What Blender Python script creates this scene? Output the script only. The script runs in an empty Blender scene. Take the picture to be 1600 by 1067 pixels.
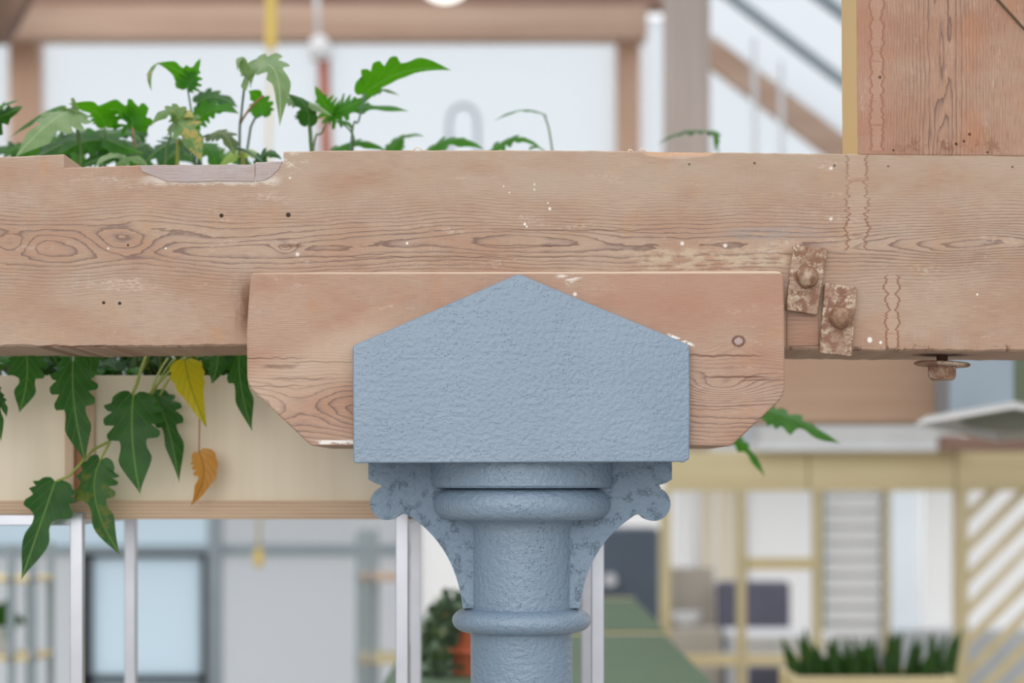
import bpy, bmesh, math, random
from mathutils import Vector, Matrix
random.seed(11)
SC = bpy.context.scene
COL = SC.collection

# ------------------------------------------------------------------ camera, world, exposure
F, HZ, H = 3080.0, 745.0, 1.55          # focal length in pixels (1600 wide), horizon row, eye height
cam_d = bpy.data.cameras.new('camera')
cam_d.sensor_width = 36.0
cam_d.lens = F / 1600 * 36
cam_d.shift_y = (HZ - 533.5) / 1600
cam_d.clip_start, cam_d.clip_end = 0.05, 200
cam_d.dof.use_dof = True
cam_d.dof.focus_distance = 2.53
cam_d.dof.aperture_fstop = 2.8
cam_d.dof.aperture_blades = 0
cam = bpy.data.objects.new('camera', cam_d)
cam.location = (0, 0, H)
cam.rotation_euler = (math.pi / 2, 0, 0)
COL.objects.link(cam)
SC.camera = cam

W = bpy.data.worlds.new('overcast_sky')
SC.world = W
W.use_nodes = True
wn = W.node_tree
wn.nodes.clear()
w_tc = wn.nodes.new('ShaderNodeTexCoord')
w_sep = wn.nodes.new('ShaderNodeSeparateXYZ')
w_ramp = wn.nodes.new('ShaderNodeValToRGB')
w_map = wn.nodes.new('ShaderNodeMapRange')
w_bg = wn.nodes.new('ShaderNodeBackground')
w_out = wn.nodes.new('ShaderNodeOutputWorld')
w_map.inputs['From Min'].default_value = -1.0
w_map.inputs['From Max'].default_value = 1.0
cr = w_ramp.color_ramp                      # plain overcast sky: brighter zenith, grey ground
cr.elements[0].position = 0.0
cr.elements[0].color = (0.30, 0.29, 0.28, 1)
cr.elements[1].position = 1.0
cr.elements[1].color = (1.2, 1.22, 1.25, 1)
e = cr.elements.new(0.44); e.color = (0.36, 0.355, 0.35, 1)
e = cr.elements.new(0.485); e.color = (0.84, 0.86, 0.88, 1)
wn.links.new(w_tc.outputs['Generated'], w_sep.inputs[0])
wn.links.new(w_sep.outputs['Z'], w_map.inputs['Value'])
wn.links.new(w_map.outputs[0], w_ramp.inputs['Fac'])
wn.links.new(w_ramp.outputs['Color'], w_bg.inputs['Color'])
wn.links.new(w_bg.outputs[0], w_out.inputs['Surface'])
w_bg.inputs['Strength'].default_value = 1.0

# added soft fill from behind the camera, brightens the foreground; no window seen there
al = bpy.data.lights.new('front_fill_light', 'AREA')
al.shape = 'RECTANGLE'; al.size, al.size_y = 4.0, 2.6
al.energy = 62.0
al.color = (1.0, 0.975, 0.94)
alo = bpy.data.objects.new('front_fill_light', al)
alo.location = (-0.9, -2.8, 2.6)
alo.rotation_euler = (Vector((0.1, 2.6, 1.6)) - Vector(alo.location)).to_track_quat('-Z', 'Y').to_euler()
COL.objects.link(alo)

SC.view_settings.view_transform = 'Standard'
SC.view_settings.look = 'None'
SC.view_settings.exposure = 0.40
SC.view_settings.gamma = 1.0
SC.view_settings.use_curve_mapping = False


def P(px, py, Y):
    """world point seen at a photo pixel at depth Y"""
    return Vector(((px - 800) / F * Y, Y, H + (HZ - py) / F * Y))


def WX(px, Y): return (px - 800) / F * Y
def WZ(py, Y): return H + (HZ - py) / F * Y


# ------------------------------------------------------------------ object helpers
def empty(name, loc, label=None, cat=None, group=None, kind=None):
    o = bpy.data.objects.new(name, None)
    o.empty_display_size = 0.05
    COL.objects.link(o)
    o.location = loc
    tag(o, label, cat, group, kind)
    return o


def tag(o, label=None, cat=None, group=None, kind=None):
    if label: o['label'] = label
    if cat: o['category'] = cat
    if group: o['group'] = group
    if kind: o['kind'] = kind
    return o


def wloc(o):
    v = Vector(o.location)
    while o.parent is not None:
        o = o.parent
        v += Vector(o.location)
    return v


def adopt(o, parent):
    """parent without moving (no rotation or scale is used on parents while building)"""
    if parent is not None:
        o.parent = parent
        o.location = Vector(o.location) - wloc(parent)
    return o


def mk(name, bm, mat, parent=None, smooth=None, bevel=0.0, seg=2, angle=40):
    bmesh.ops.recalc_face_normals(bm, faces=bm.faces[:])
    me = bpy.data.meshes.new(name)
    bm.to_mesh(me)
    bm.free()
    o = bpy.data.objects.new(name, me)
    COL.objects.link(o)
    if mat is not None:
        for m in (mat if isinstance(mat, (list, tuple)) else [mat]):
            me.materials.append(m)
    if bevel:
        b = o.modifiers.new('bevel', 'BEVEL')
        b.width, b.segments, b.limit_method, b.angle_limit = bevel, seg, 'ANGLE', math.radians(35)
        b.harden_normals = False
    if smooth:
        for p in me.polygons: p.use_smooth = True
        if smooth != 'all':
            me.set_sharp_from_angle(angle=math.radians(angle))
    # keep world coordinates in the mesh, so that object texture coordinates are metres in the room
    return adopt(o, parent)


def add_box(bm, lo, hi, mat=None):
    x0, y0, z0 = lo; x1, y1, z1 = hi
    vs = [bm.verts.new(v) for v in ((x0, y0, z0), (x1, y0, z0), (x1, y1, z0), (x0, y1, z0), (x0, y0, z1), (x1, y0, z1), (x1, y1, z1), (x0, y1, z1))]
    for f in ((0, 3, 2, 1), (4, 5, 6, 7), (0, 1, 5, 4), (1, 2, 6, 5), (2, 3, 7, 6), (3, 0, 4, 7)):
        bm.faces.new([vs[i] for i in f])
    return bm


def box(lo, hi):
    return add_box(bmesh.new(), lo, hi)


def add_prism(bm, pts, Y0, Y1, scale_back=None):
    """pts = [(x,z)...] extruded from Y0 to Y1"""
    a = [bm.verts.new((x, Y0, z)) for x, z in pts]
    b = [bm.verts.new((x, Y1, z)) for x, z in pts]
    bm.faces.new(a); bm.faces.new(list(reversed(b)))
    n = len(pts)
    for i in range(n):
        bm.faces.new((a[i], b[i], b[(i + 1) % n], a[(i + 1) % n]))
    return bm


def prism_px(pts, Yref, Y0, Y1):
    return add_prism(bmesh.new(), [(WX(x, Yref), WZ(y, Yref)) for x, y in pts], Y0, Y1)


def add_lathe(bm, prof, c, n=48, cap=True):
    """prof = [(r, z)...] about the vertical axis through c=(x,y)"""
    rings = []
    for r, z in prof:
        rings.append([bm.verts.new((c[0] + r * math.cos(2 * math.pi * k / n), c[1] + r * math.sin(2 * math.pi * k / n), z)) for k in range(n)])
    for a, b in zip(rings, rings[1:]):
        for k in range(n):
            bm.faces.new((a[k], a[(k + 1) % n], b[(k + 1) % n], b[k]))
    if cap:
        bm.faces.new(rings[0]); bm.faces.new(rings[-1])
    return bm


def add_tube(bm, pts, r, n=6, r1=None):
    pts = [Vector(p) for p in pts]
    rings = []
    for i, p in enumerate(pts):
        t = (pts[min(i + 1, len(pts) - 1)] - pts[max(i - 1, 0)]).normalized()
        ref = Vector((0, 1, 0)) if abs(t.y) < 0.9 else Vector((1, 0, 0))
        s = t.cross(ref).normalized(); u = s.cross(t)
        rr = r if r1 is None else r + (r1 - r) * i / max(1, len(pts) - 1)
        rings.append([bm.verts.new(p + (s * math.cos(2 * math.pi * k / n) + u * math.sin(2 * math.pi * k / n)) * rr) for k in range(n)])
    for a, b in zip(rings, rings[1:]):
        for k in range(n):
            bm.faces.new((a[k], a[(k + 1) % n], b[(k + 1) % n], b[k]))
    bm.faces.new(rings[0]); bm.faces.new(rings[-1])
    return bm


def bez(p0, pm, p1, n):
    """quadratic curve through pm at its middle"""
    p0, pm, p1 = Vector(p0), Vector(pm), Vector(p1)
    c = 2 * pm - 0.5 * (p0 + p1)
    return [(1 - t) ** 2 * p0 + 2 * t * (1 - t) * c + t * t * p1 for t in (i / n for i in range(n + 1))]


# ------------------------------------------------------------------ node expressions
def lin(r, g, b):
    f = lambda v: (v / 255 / 12.92) if v / 255 <= 0.04045 else ((v / 255 + 0.055) / 1.055) ** 2.4
    return (f(r), f(g), f(b), 1.0)


class N:
    """a value in a node tree; arithmetic builds Math nodes"""
    def __init__(s, t, v): s.t, s.v = t, v
    def _m(s, op, *a, clamp=False):
        n = s.t.nodes.new('ShaderNodeMath'); n.operation = op; n.use_clamp = clamp
        for i, x in enumerate((s,) + a):
            x = x.v if isinstance(x, N) else x
            if isinstance(x, (int, float)): n.inputs[i].default_value = x
            else: s.t.links.new(x, n.inputs[i])
        return N(s.t, n.outputs[0])
    def __add__(s, o): return s._m('ADD', o)
    __radd__ = __add__
    def __sub__(s, o): return s._m('SUBTRACT', o)
    def __rsub__(s, o): return (s * -1.0) + o
    def __mul__(s, o): return s._m('MULTIPLY', o)
    __rmul__ = __mul__
    def __truediv__(s, o): return s._m('DIVIDE', o)
    def abs(s): return s._m('ABSOLUTE')
    def sqrt(s): return s._m('SQRT')
    def exp(s): return s._m('EXPONENT')
    def frac(s): return s._m('FRACT')
    def sin(s): return s._m('SINE')
    def max(s, o): return s._m('MAXIMUM', o)
    def min(s, o): return s._m('MINIMUM', o)
    def clamp(s): return s._m('ADD', 0.0, clamp=True)
    def step(s, a, b):
        """smooth 0..1 as the value goes from a to b"""
        n = s.t.nodes.new('ShaderNodeMapRange'); n.interpolation_type = 'SMOOTHSTEP'
        s.t.links.new(s.v, n.inputs[0])
        if a < b: n.inputs[1].default_value, n.inputs[2].default_value = a, b
        else:
            n.inputs[1].default_value, n.inputs[2].default_value, n.inputs[3].default_value, n.inputs[4].default_value = b, a, 1.0, 0.0
        return N(s.t, n.outputs[0])


class Mat:
    def __init__(s, name):
        s.m = bpy.data.materials.new(name); s.m.use_nodes = True
        s.t = s.m.node_tree
        s.b = s.t.nodes['Principled BSDF']
        s.out = s.t.nodes['Material Output']
    def coord(s, kind='Object'):
        n = s.t.nodes.new('ShaderNodeTexCoord')
        sp = s.t.nodes.new('ShaderNodeSeparateXYZ')
        s.t.links.new(n.outputs[kind], sp.inputs[0])
        return [N(s.t, sp.outputs[i]) for i in range(3)]
    def uv(s):
        return s.coord('UV')[:2]
    def noise(s, x, y, z=0.0, detail=2.0, rough=0.5, scale=1.0):
        """noise 0..1 at (x, y, z)"""
        c = s.t.nodes.new('ShaderNodeCombineXYZ')
        for i, q in enumerate((x, y, z)):
            if isinstance(q, N): s.t.links.new(q.v, c.inputs[i])
            else: c.inputs[i].default_value = q
        n = s.t.nodes.new('ShaderNodeTexNoise')
        n.inputs['Scale'].default_value = scale
        n.inputs['Detail'].default_value = detail
        n.inputs['Roughness'].default_value = rough
        s.t.links.new(c.outputs[0], n.inputs['Vector'])
        return N(s.t, n.outputs[0])
    def cells(s, x, y, z=0.0, scale=1.0):
        c = s.t.nodes.new('ShaderNodeCombineXYZ')
        for i, q in enumerate((x, y, z)):
            if isinstance(q, N): s.t.links.new(q.v, c.inputs[i])
            else: c.inputs[i].default_value = q
        n = s.t.nodes.new('ShaderNodeTexVoronoi')
        n.inputs['Scale'].default_value = scale
        s.t.links.new(c.outputs[0], n.inputs['Vector'])
        sp = s.t.nodes.new('ShaderNodeSeparateColor')
        s.t.links.new(n.outputs['Color'], sp.inputs[0])
        return N(s.t, n.outputs['Distance']), N(s.t, sp.outputs[0])
    def mix(s, fac, a, b):
        n = s.t.nodes.new('ShaderNodeMix'); n.data_type = 'RGBA'
        for sock, q in ((n.inputs[0], fac), (n.inputs[6], a), (n.inputs[7], b)):
            if isinstance(q, N): s.t.links.new(q.v, sock)
            elif isinstance(q, bpy.types.NodeSocket): s.t.links.new(q, sock)
            else: sock.default_value = q
        return n.outputs[2]
    def color(s, c):
        if isinstance(c, bpy.types.NodeSocket): s.t.links.new(c, s.b.inputs['Base Color'])
        else: s.b.inputs['Base Color'].default_value = c
        return s
    def rough(s, r, spec=0.5, metal=0.0):
        if isinstance(r, N): s.t.links.new(r.v, s.b.inputs['Roughness'])
        else: s.b.inputs['Roughness'].default_value = r
        s.b.inputs['Specular IOR Level'].default_value = spec
        s.b.inputs['Metallic'].default_value = metal
        return s
    def bump(s, h, dist=0.001, strength=1.0):
        n = s.t.nodes.new('ShaderNodeBump')
        n.inputs['Distance'].default_value = dist
        n.inputs['Strength'].default_value = strength
        s.t.links.new(h.v, n.inputs['Height'])
        s.t.links.new(n.outputs[0], s.b.inputs['Normal'])
        return s


def plain(name, rgb, rough=0.6, spec=0.4, metal=0.0, var=0.06, scale=9.0):
    m = Mat(name); x, y, z = m.coord()
    n = m.noise(x * scale, y * scale, z * scale, 3)
    a = [c * (1 - var * 2) for c in lin(*rgb)[:3]] + [1]; b = [min(1, c * (1 + var * 2)) for c in lin(*rgb)[:3]] + [1]
    m.color(m.mix(n, a, b)).rough(rough, spec, metal)
    return m.m


def wood_simple(name, c0, c1, axis='x', scale=1.0, rough=0.65):
    m = Mat(name); x, y, z = m.coord()
    s = [30.0, 30.0, 30.0]; s['xyz'.index(axis)] = 1.6
    g = m.noise(x * (s[0] * scale), y * (s[1] * scale), z * (s[2] * scale), 4, 0.6)
    lo = m.noise(x * 3.0, y * 3.0, z * 3.0, 2)
    c = m.mix(g.step(0.3, 0.7), lin(*c0), lin(*c1))
    c = m.mix((lo - 0.35).clamp() * 0.5, c, lin(*[min(255, v * 1.08) for v in c1]))
    m.color(c).rough(rough, 0.3).bump(g, 0.0006, 0.5)
    return m.m


def old_timber(name, Yref, vertical, centre, wander, eyes, width=55.0, stains=(), holes=(), cracks=(), flecks=(), fine_amt=0.45, extra=None, tone=(182, 157, 137), seed=0.0):
    """weathered, scrubbed pitch pine. All lengths in 1/1210 m units along the piece (object coordinates)."""
    m = Mat(name); x, y, z = m.coord()
    k = F / Yref
    U = x * k + 800.0
    V = (z - H) * (-k) + HZ
    D = (y - Yref) * k
    al, ac = (V, U) if vertical else (U, V)
    slow = m.noise(al * 0.0035, seed + 3.0, D * 0.004, 1)
    d = ac - centre + (slow - 0.5) * (-2 * wander) + D * 0.6
    a = (d * d + 90.0).sqrt()
    h = a * (1 / 9.5) * (a * (1 / 130.0) + 1.0)
    for (ex, ey, sx, sy, amp) in eyes:
        q = (al - ex) * (1 / sx); w = (ac - ey) * (1 / sy)
        h = h + (q * q * -1.0 - w * w).exp() * amp
    ph = h + m.noise(al * 0.012, ac * 0.05, seed, 2) * 1.5 + m.noise(al * 0.06, ac * 0.3, seed + 5, 2) * 0.35
    f = ph.frac()
    line = f.step(0.42, 0.9) * f.step(1.0, 0.93)
    vis = (d * d * (-1.0 / width ** 2)).exp() * 0.85 + 0.12
    line = line * vis * m.noise(al * 0.02, ac * 0.03, seed + 9, 2).step(0.22, 0.6)
    fine = m.noise(al * 0.035, ac * 0.75, seed + 1, 3, 0.65)
    big = m.noise(U * 0.006, V * 0.012, seed + 2, 3)
    big2 = m.noise(U * 0.011, V * 0.02, seed + 7, 3, 0.6)
    saw = m.noise(al * 0.55, ac * 0.035, seed + 4, 2)
    t = tone
    c = m.mix(big.step(0.35, 0.68), lin(*t), lin(t[0] - 8, t[1] - 17, t[2] - 19))
    c = m.mix(big2.step(0.5, 0.78) * 0.55, c, lin(t[0] - 6, t[1] + 1, t[2] + 6))
    c = m.mix(m.noise(U * 0.02, V * 0.016, seed + 12, 3).step(0.56, 0.75) * 0.4, c, lin(t[0] + 6, t[1] - 14, t[2] - 34))
    c = m.mix(fine.step(0.45, 0.75) * fine_amt, c, lin(t[0] - 46, t[1] - 46, t[2] - 42))
    c = m.mix(fine.step(0.45, 0.25) * 0.35, c, lin(t[0] + 22, t[1] + 24, t[2] + 24))
    c = m.mix(saw.step(0.5, 0.72) * big2.step(0.35, 0.7) * 0.16, c, lin(t[0] + 26, t[1] + 26, t[2] + 22))
    c = m.mix(line * 0.8, c, lin(t[0] - 40, t[1] - 33, t[2] - 22))
    edge = f.step(0.74, 0.9) * f.step(1.0, 0.95) * vis
    c = m.mix(edge * 0.6, c, lin(112, 84, 73))
    # scrubbed pale bloom
    bloom = m.noise(al * 0.008, ac * 0.03, seed + 21, 4, 0.7).step(0.56, 0.72) * m.noise(al * 0.12, ac * 0.3, seed + 22, 3).step(0.42, 0.6)
    c = m.mix(bloom * 0.45, c, lin(214, 198, 184))
    hgt = fine * 0.35 - line * 0.55
    for (sx_, y0, y1, w_, amp_) in stains:
        wob = m.noise(V * 0.055, seed + sx_, 0.0, 3, 0.7) - 0.5
        wob2 = m.noise(V * 0.03, seed + sx_ + 40, 0.0, 2) - 0.5
        e0 = ((U - sx_ + wob2 * (amp_ * 0.5)).abs() - (wob * (amp_ * 3.2) + w_)).abs()
        band = V.step(y0 - 2, y0 + 2) * V.step(y1 + 2, y1 - 2)
        inside = ((U - sx_ + wob2 * (amp_ * 0.5)).abs() - (wob * (amp_ * 3.2) + w_)).step(2.0, -3.0) * band
        rung = (m.noise(V * 0.12, U * 0.01, seed + sx_, 2)).step(0.62, 0.68) * inside
        ln = (e0.step(2.6, 0.6) * band).max(rung * 0.7)
        c = m.mix(inside * 0.25, c, lin(196, 170, 150))
        c = m.mix(ln * 0.75, c, lin(134, 84, 62))
    for (cx, cy, cl, cw, amt) in cracks:        # dark checks and resin streaks along the grain
        wv = (m.noise(al * 0.04, seed + cx, 0.0, 2) - 0.5) * 9.0
        e0 = (ac - cy + wv).abs()
        mk_ = e0.step(cw, cw * 0.2) * ((al - cx).abs()).step(cl, cl * 0.45)
        c = m.mix(mk_ * amt, c, lin(104, 66, 54)); hgt = hgt - mk_ * 0.8
    for (hx, hy, r) in holes:
        q, w = U - hx, V - hy
        s_ = (q * q + w * w).sqrt().step(r, r * 0.55)
        c = m.mix(s_ * 0.95, c, lin(38, 26, 20)); hgt = hgt - s_ * 1.5
    for (hx, hy, r) in flecks:
        q, w = U - hx, V - hy
        c = m.mix((q * q + w * w * 0.8).sqrt().step(r, r * 0.5) * 0.95, c, lin(240, 236, 226))
    if extra: c, hgt = extra(m, U, V, D, c, hgt)
    # white paint flecks
    dist, rnd = m.cells(U * 0.03, V * 0.03, D * 0.03)
    fl = dist.step(0.13, 0.05) * rnd.step(0.93, 0.94)
    c = m.mix(fl * 0.85, c, lin(236, 230, 222))
    m.color(c).rough(0.72, 0.28).bump(hgt, 0.0010, 0.75)
    return m.m


# ------------------------------------------------------------------ materials
def beam_extra(m, U, V, D, c, h):
    # greyish tan along the top in the middle
    g = V.step(345, 285) * U.step(380, 480)
    c = m.mix(g * 0.45 * m.noise(U * 0.01, V * 0.02, 77.0, 3).step(0.25, 0.6), c, lin(180, 163, 144))
    # old limewash under the scarf repair
    n = m.noise(U * 0.04, V * 0.08, 31.0, 4, 0.7)
    e = (V - 282 + (n - 0.5) * 26).abs().step(9, 2) * U.step(205, 250) * U.step(445, 425)
    c = m.mix(e * 0.75, c, lin(216, 206, 196))
    e = ((V - 252).abs() + (U - 456).abs() * 0.8).step(26, 6) * n.step(0.5, 0.62)
    c = m.mix(e * 0.8, c, lin(226, 216, 200))
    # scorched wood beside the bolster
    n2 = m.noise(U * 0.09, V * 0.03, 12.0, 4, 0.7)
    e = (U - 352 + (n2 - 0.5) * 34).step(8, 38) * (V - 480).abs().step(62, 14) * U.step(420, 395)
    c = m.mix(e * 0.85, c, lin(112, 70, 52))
    # greenish limewash above the bolster to the right
    n3 = m.noise(U * 0.03, V * 0.09, 50.0, 4, 0.7)
    e = (V - 406).abs().step(30, 8) * U.step(920, 1040) * U.step(1238, 1222) * n3.step(0.42, 0.62)
    c = m.mix(e * 0.6, c, lin(206, 192, 166))
    e = (V - 364).abs().step(14, 4) * (U - 1205).abs().step(105, 40) * n3.step(0.4, 0.55)
    c = m.mix(e * 0.6, c, lin(158, 146, 142))
    # bruised underside edge
    e = (V - 545 + (n3 - 0.5) * 14).abs().step(8, 2) * n2.step(0.52, 0.66) * D.step(30, 10)
    c = m.mix(e * 0.7, c, lin(92, 62, 48))
    # fresh split on the top edge
    e = V.step(246, 240) * (U - 1060).abs().step(58, 46)
    c = m.mix(e * 0.5, c, lin(206, 160, 120))
    return c, h - e * 0.6


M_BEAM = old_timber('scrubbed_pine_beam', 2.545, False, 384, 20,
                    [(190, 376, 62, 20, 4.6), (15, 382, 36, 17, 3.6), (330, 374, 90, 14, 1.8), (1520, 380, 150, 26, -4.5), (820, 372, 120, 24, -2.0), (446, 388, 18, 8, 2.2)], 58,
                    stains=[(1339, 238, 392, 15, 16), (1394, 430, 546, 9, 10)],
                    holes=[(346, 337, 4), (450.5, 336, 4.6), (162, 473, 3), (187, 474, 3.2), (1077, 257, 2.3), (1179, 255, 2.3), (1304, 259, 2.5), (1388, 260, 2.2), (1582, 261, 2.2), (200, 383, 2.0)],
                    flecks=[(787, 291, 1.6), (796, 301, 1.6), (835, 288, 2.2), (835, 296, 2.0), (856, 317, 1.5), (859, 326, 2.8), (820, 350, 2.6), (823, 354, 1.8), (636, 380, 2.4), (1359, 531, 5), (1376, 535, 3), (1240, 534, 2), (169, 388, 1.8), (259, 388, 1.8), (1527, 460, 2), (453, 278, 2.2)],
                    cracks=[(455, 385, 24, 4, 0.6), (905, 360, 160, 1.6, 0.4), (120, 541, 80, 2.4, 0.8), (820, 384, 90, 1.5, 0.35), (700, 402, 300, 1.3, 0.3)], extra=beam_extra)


def corbel_extra(m, U, V, D, c, h):
    n = m.noise(U * 0.03, V * 0.12, 8.0, 4, 0.7)
    e = (U - 1154) * (U - 1154) * (1 / 90.0) + (V - 533) * (V - 533) * (1 / 66.0) + (m.noise(U * 0.2, V * 0.2, 4.0, 3) - 0.5) * 0.9
    c = m.mix(e.step(1.7, 0.9) * e.step(0.25, 0.7) * 0.85, c, lin(98, 66, 60))
    c = m.mix(e.step(0.6, 0.2) * 0.8, c, lin(178, 160, 158))
    # bleached zone beside the iron plate, reddish zone at the top right
    w = (V * 0.9 + U * 0.42 - 724).abs().step(62, 10) * U.step(650, 560) * 0.35
    c = m.mix(w, c, lin(212, 190, 168))
    c = m.mix(U.step(880, 1000) * V.step(540, 470) * 0.45, c, lin(176, 132, 112))
    # paint crumbs left along the edge of the iron plate
    s = (V - 425 - (U - 811) * 0.4195).abs().step(3.5, 1) * (U - 1064).abs().step(24, 14) * m.noise(U * 0.12, V * 0.12, 9.0, 3).step(0.42, 0.5)
    c = m.mix(s, c, lin(240, 236, 228))
    s = (V - 691).abs().step(4.5, 2) * (U - 525).abs().step(40, 20) * n.step(0.42, 0.52)  # broken pale line along the bottom edge
    c = m.mix(s, c, lin(236, 230, 224))
    s = ((V - 433).abs() * 1.6 + (U - 888).abs()).step(26, 12) * n.step(0.45, 0.55)
    c = m.mix(s * 0.8, c, lin(232, 224, 214))
    s = V.step(428.5, 426) * D.step(8, 3)  # pale top edge: a lit arris painted into the colour
    c = m.mix(s * 0.6, c, lin(226, 208, 184))
    return c, h


M_CORBEL = old_timber('scrubbed_pine_bolster', 2.515, False, 640, 16,
                      [(1154, 533, 46, 20, -5.0), (470, 640, 60, 40, 3.5), (1130, 605, 70, 22, 5.0)], 66,
                      cracks=[(438, 573, 34, 4.5, 0.9), (468, 592, 60, 2.4, 0.85), (420, 560, 80, 1.6, 0.5), (505, 566, 70, 1.5, 0.5), (430, 604, 60, 2.0, 0.6), (1125, 556, 80, 2.4, 0.65), (1150, 589, 62, 2.4, 0.75), (1190, 594, 40, 1.5, 0.6), (1115, 640, 60, 1.2, 0.3)],
                      extra=corbel_extra, seed=31.0, tone=(182, 152, 132))


def post_extra(m, U, V, D, c, h):
    c = m.mix(U.step(1420, 1350) * 0.35, c, lin(176, 128, 108))
    n = m.noise(U * 0.05, V * 0.05, 3.0, 4, 0.7)
    e = (V - 228).abs().step(22, 4) * n.step(0.5, 0.62) * (U - 1490).abs().step(120, 60)
    c = m.mix(e * 0.6, c, lin(130, 88, 66))
    e = (U - 1518).abs().step(26, 6) * V.step(260, 200) * V.step(150, 190)
    c = m.mix(e * 0.25, c, lin(184, 112, 72))
    e = ((U - 1518).abs() + (V - 66).abs() * 0.4).step(40, 6)
    c = m.mix(e * 0.22, c, lin(190, 118, 78))
    # saw-fresh left edge of the post
    e = D.step(2.5, 5.0) * U.step(1346, 1343)
    c = m.mix(e, c, lin(206, 174, 122))
    return c, h


M_POST = old_timber('scrubbed_pine_post', 2.545, True, 1472, 8, [(95, 1472, 130, 9, 2.2), (240, 1474, 90, 10, -2.0)], 60,
                    stains=[(1370, -30, 236, 9, 8)], holes=[(1375, 121, 3), (1494, 225, 2.6), (1506, 221, 2.4), (1515, 210, 3), (1396, 235, 2), (1543, 238, 2)],
                    extra=post_extra, fine_amt=0.75, seed=63.0, tone=(178, 146, 125))


def make_paint(name='blue_grey_gloss_paint', relief=0.0034, up=9):
    m = Mat(name); x, y, z = m.coord()
    lumps = m.noise(x * 170, y * 170, z * 170, 3, 0.55)
    brush = m.noise(x * 90, y * 90, z * 130, 4, 0.65)
    brush2 = m.noise(x * 14, y * 14, z * 160, 2)
    dist, rnd = m.cells(x * 260, y * 260, z * 300)
    pit = dist.step(0.34, 0.05) * rnd.step(0.6, 0.66) * m.noise(x * 20, y * 20, z * 20, 3).step(0.42, 0.62)
    lo = m.noise(x * 7, y * 7, z * 7, 3)
    c = m.mix(lo.step(0.3, 0.7), lin(116 + up, 136 + up, 155 + up), lin(124 + up, 143 + up, 161 + up))
    c = m.mix(pit * 0.3, c, lin(98, 116, 138))
    c = m.mix(brush.step(0.6, 0.75) * 0.18, c, lin(120, 139, 160))
    m.color(c).rough(0.25, 0.65)
    m.bump(lumps * 0.8 + brush * 0.7 + brush2 * 0.22 - pit * 0.5, relief, 0.85)
    return m.m


def make_rough_paint():
    m = Mat('blue_grey_pitted_paint'); x, y, z = m.coord()
    lumps = m.noise(x * 170, y * 170, z * 170, 4, 0.6)
    crk = m.noise(x * 200, y * 200, z * 230, 3, 0.7)
    pit = (crk - 0.5).abs().step(0.03, 0.006) * m.noise(x * 60, y * 60, z * 60, 2).step(0.5, 0.64)
    c = m.mix(m.noise(x * 9, y * 9, z * 9, 3).step(0.3, 0.7), lin(123, 142, 161), lin(132, 151, 169))
    c = m.mix(pit * 0.38, c, lin(92, 108, 132))
    m.color(c).rough(0.38, 0.5).bump(lumps * 1.0 - pit * 0.35, 0.0036, 0.9)
    return m.m


def make_rust():
    m = Mat('flaking_cream_paint_over_rust'); x, y, z = m.coord()
    a = m.noise(x * 60, y * 60, z * 60, 6, 0.75)
    b = m.noise(x * 320, y * 320, z * 320, 3, 0.6)
    low = m.noise(x * 30, y * 30, z * 30, 2)
    c = m.mix(a.step(0.44, 0.6), lin(136, 100, 80), lin(206, 188, 166))
    c = m.mix(b.step(0.54, 0.68) * 0.6, c, lin(122, 84, 66))
    c = m.mix(low.step(0.48, 0.62) * 0.65, c, lin(142, 104, 84))
    m.color(c).rough(0.7, 0.3).bump(a * 0.6 + b * 0.5, 0.0012, 0.8)
    return m.m


def make_ply():
    m = Mat('birch_ply_edge'); x, y, z = m.coord()
    s = (z * (2 * math.pi / 0.0052)).sin()
    n = m.noise(x * 12, y * 60, z * 220, 3)
    c = m.mix(s.step(-0.3, 0.5), lin(190, 158, 132), lin(206, 180, 154))
    c = m.mix(n.step(0.4, 0.7) * 0.4, c, lin(212, 190, 160))
    m.color(c).rough(0.6, 0.3)
    return m.m


def make_leaf(name, base, light, vein, trans, mixf=0.35, blotch=None, rough=0.42):
    m = Mat(name); u, v = m.uv()
    x, y, z = m.coord()
    av = v.abs()
    side = ((u * 5.6 - av * 2.6).frac() - 0.5).abs().step(0.075, 0.012) * av.step(0.95, 0.4)
    mid = av.step(0.055, 0.015)
    ve = (side * 0.5).max(mid)
    n = m.noise(x * 40, y * 40, z * 40, 3)
    c = m.mix(n.step(0.3, 0.75), lin(*base), lin(*light))
    c = m.mix(ve * 0.75, c, lin(*vein))
    if blotch:
        q = m.noise(x * 28, y * 28, z * 28, 3, 0.7)
        c = m.mix(q.step(0.54, 0.62) * 0.8, c, lin(*blotch))
    m.color(c).rough(rough, 0.28)
    m.bump(ve * -0.5 + n * 0.3 + side * -0.3, 0.0012, 0.7)
    tr = m.t.nodes.new('ShaderNodeBsdfTranslucent')
    m.t.links.new(m.mix(ve * 0.5, lin(*trans), lin(*vein)), tr.inputs['Color'])
    mx = m.t.nodes.new('ShaderNodeMixShader'); mx.inputs[0].default_value = mixf
    m.t.links.new(m.b.outputs[0], mx.inputs[1]); m.t.links.new(tr.outputs[0], mx.inputs[2])
    m.t.links.new(mx.outputs[0], m.out.inputs['Surface'])
    return m.m


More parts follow.
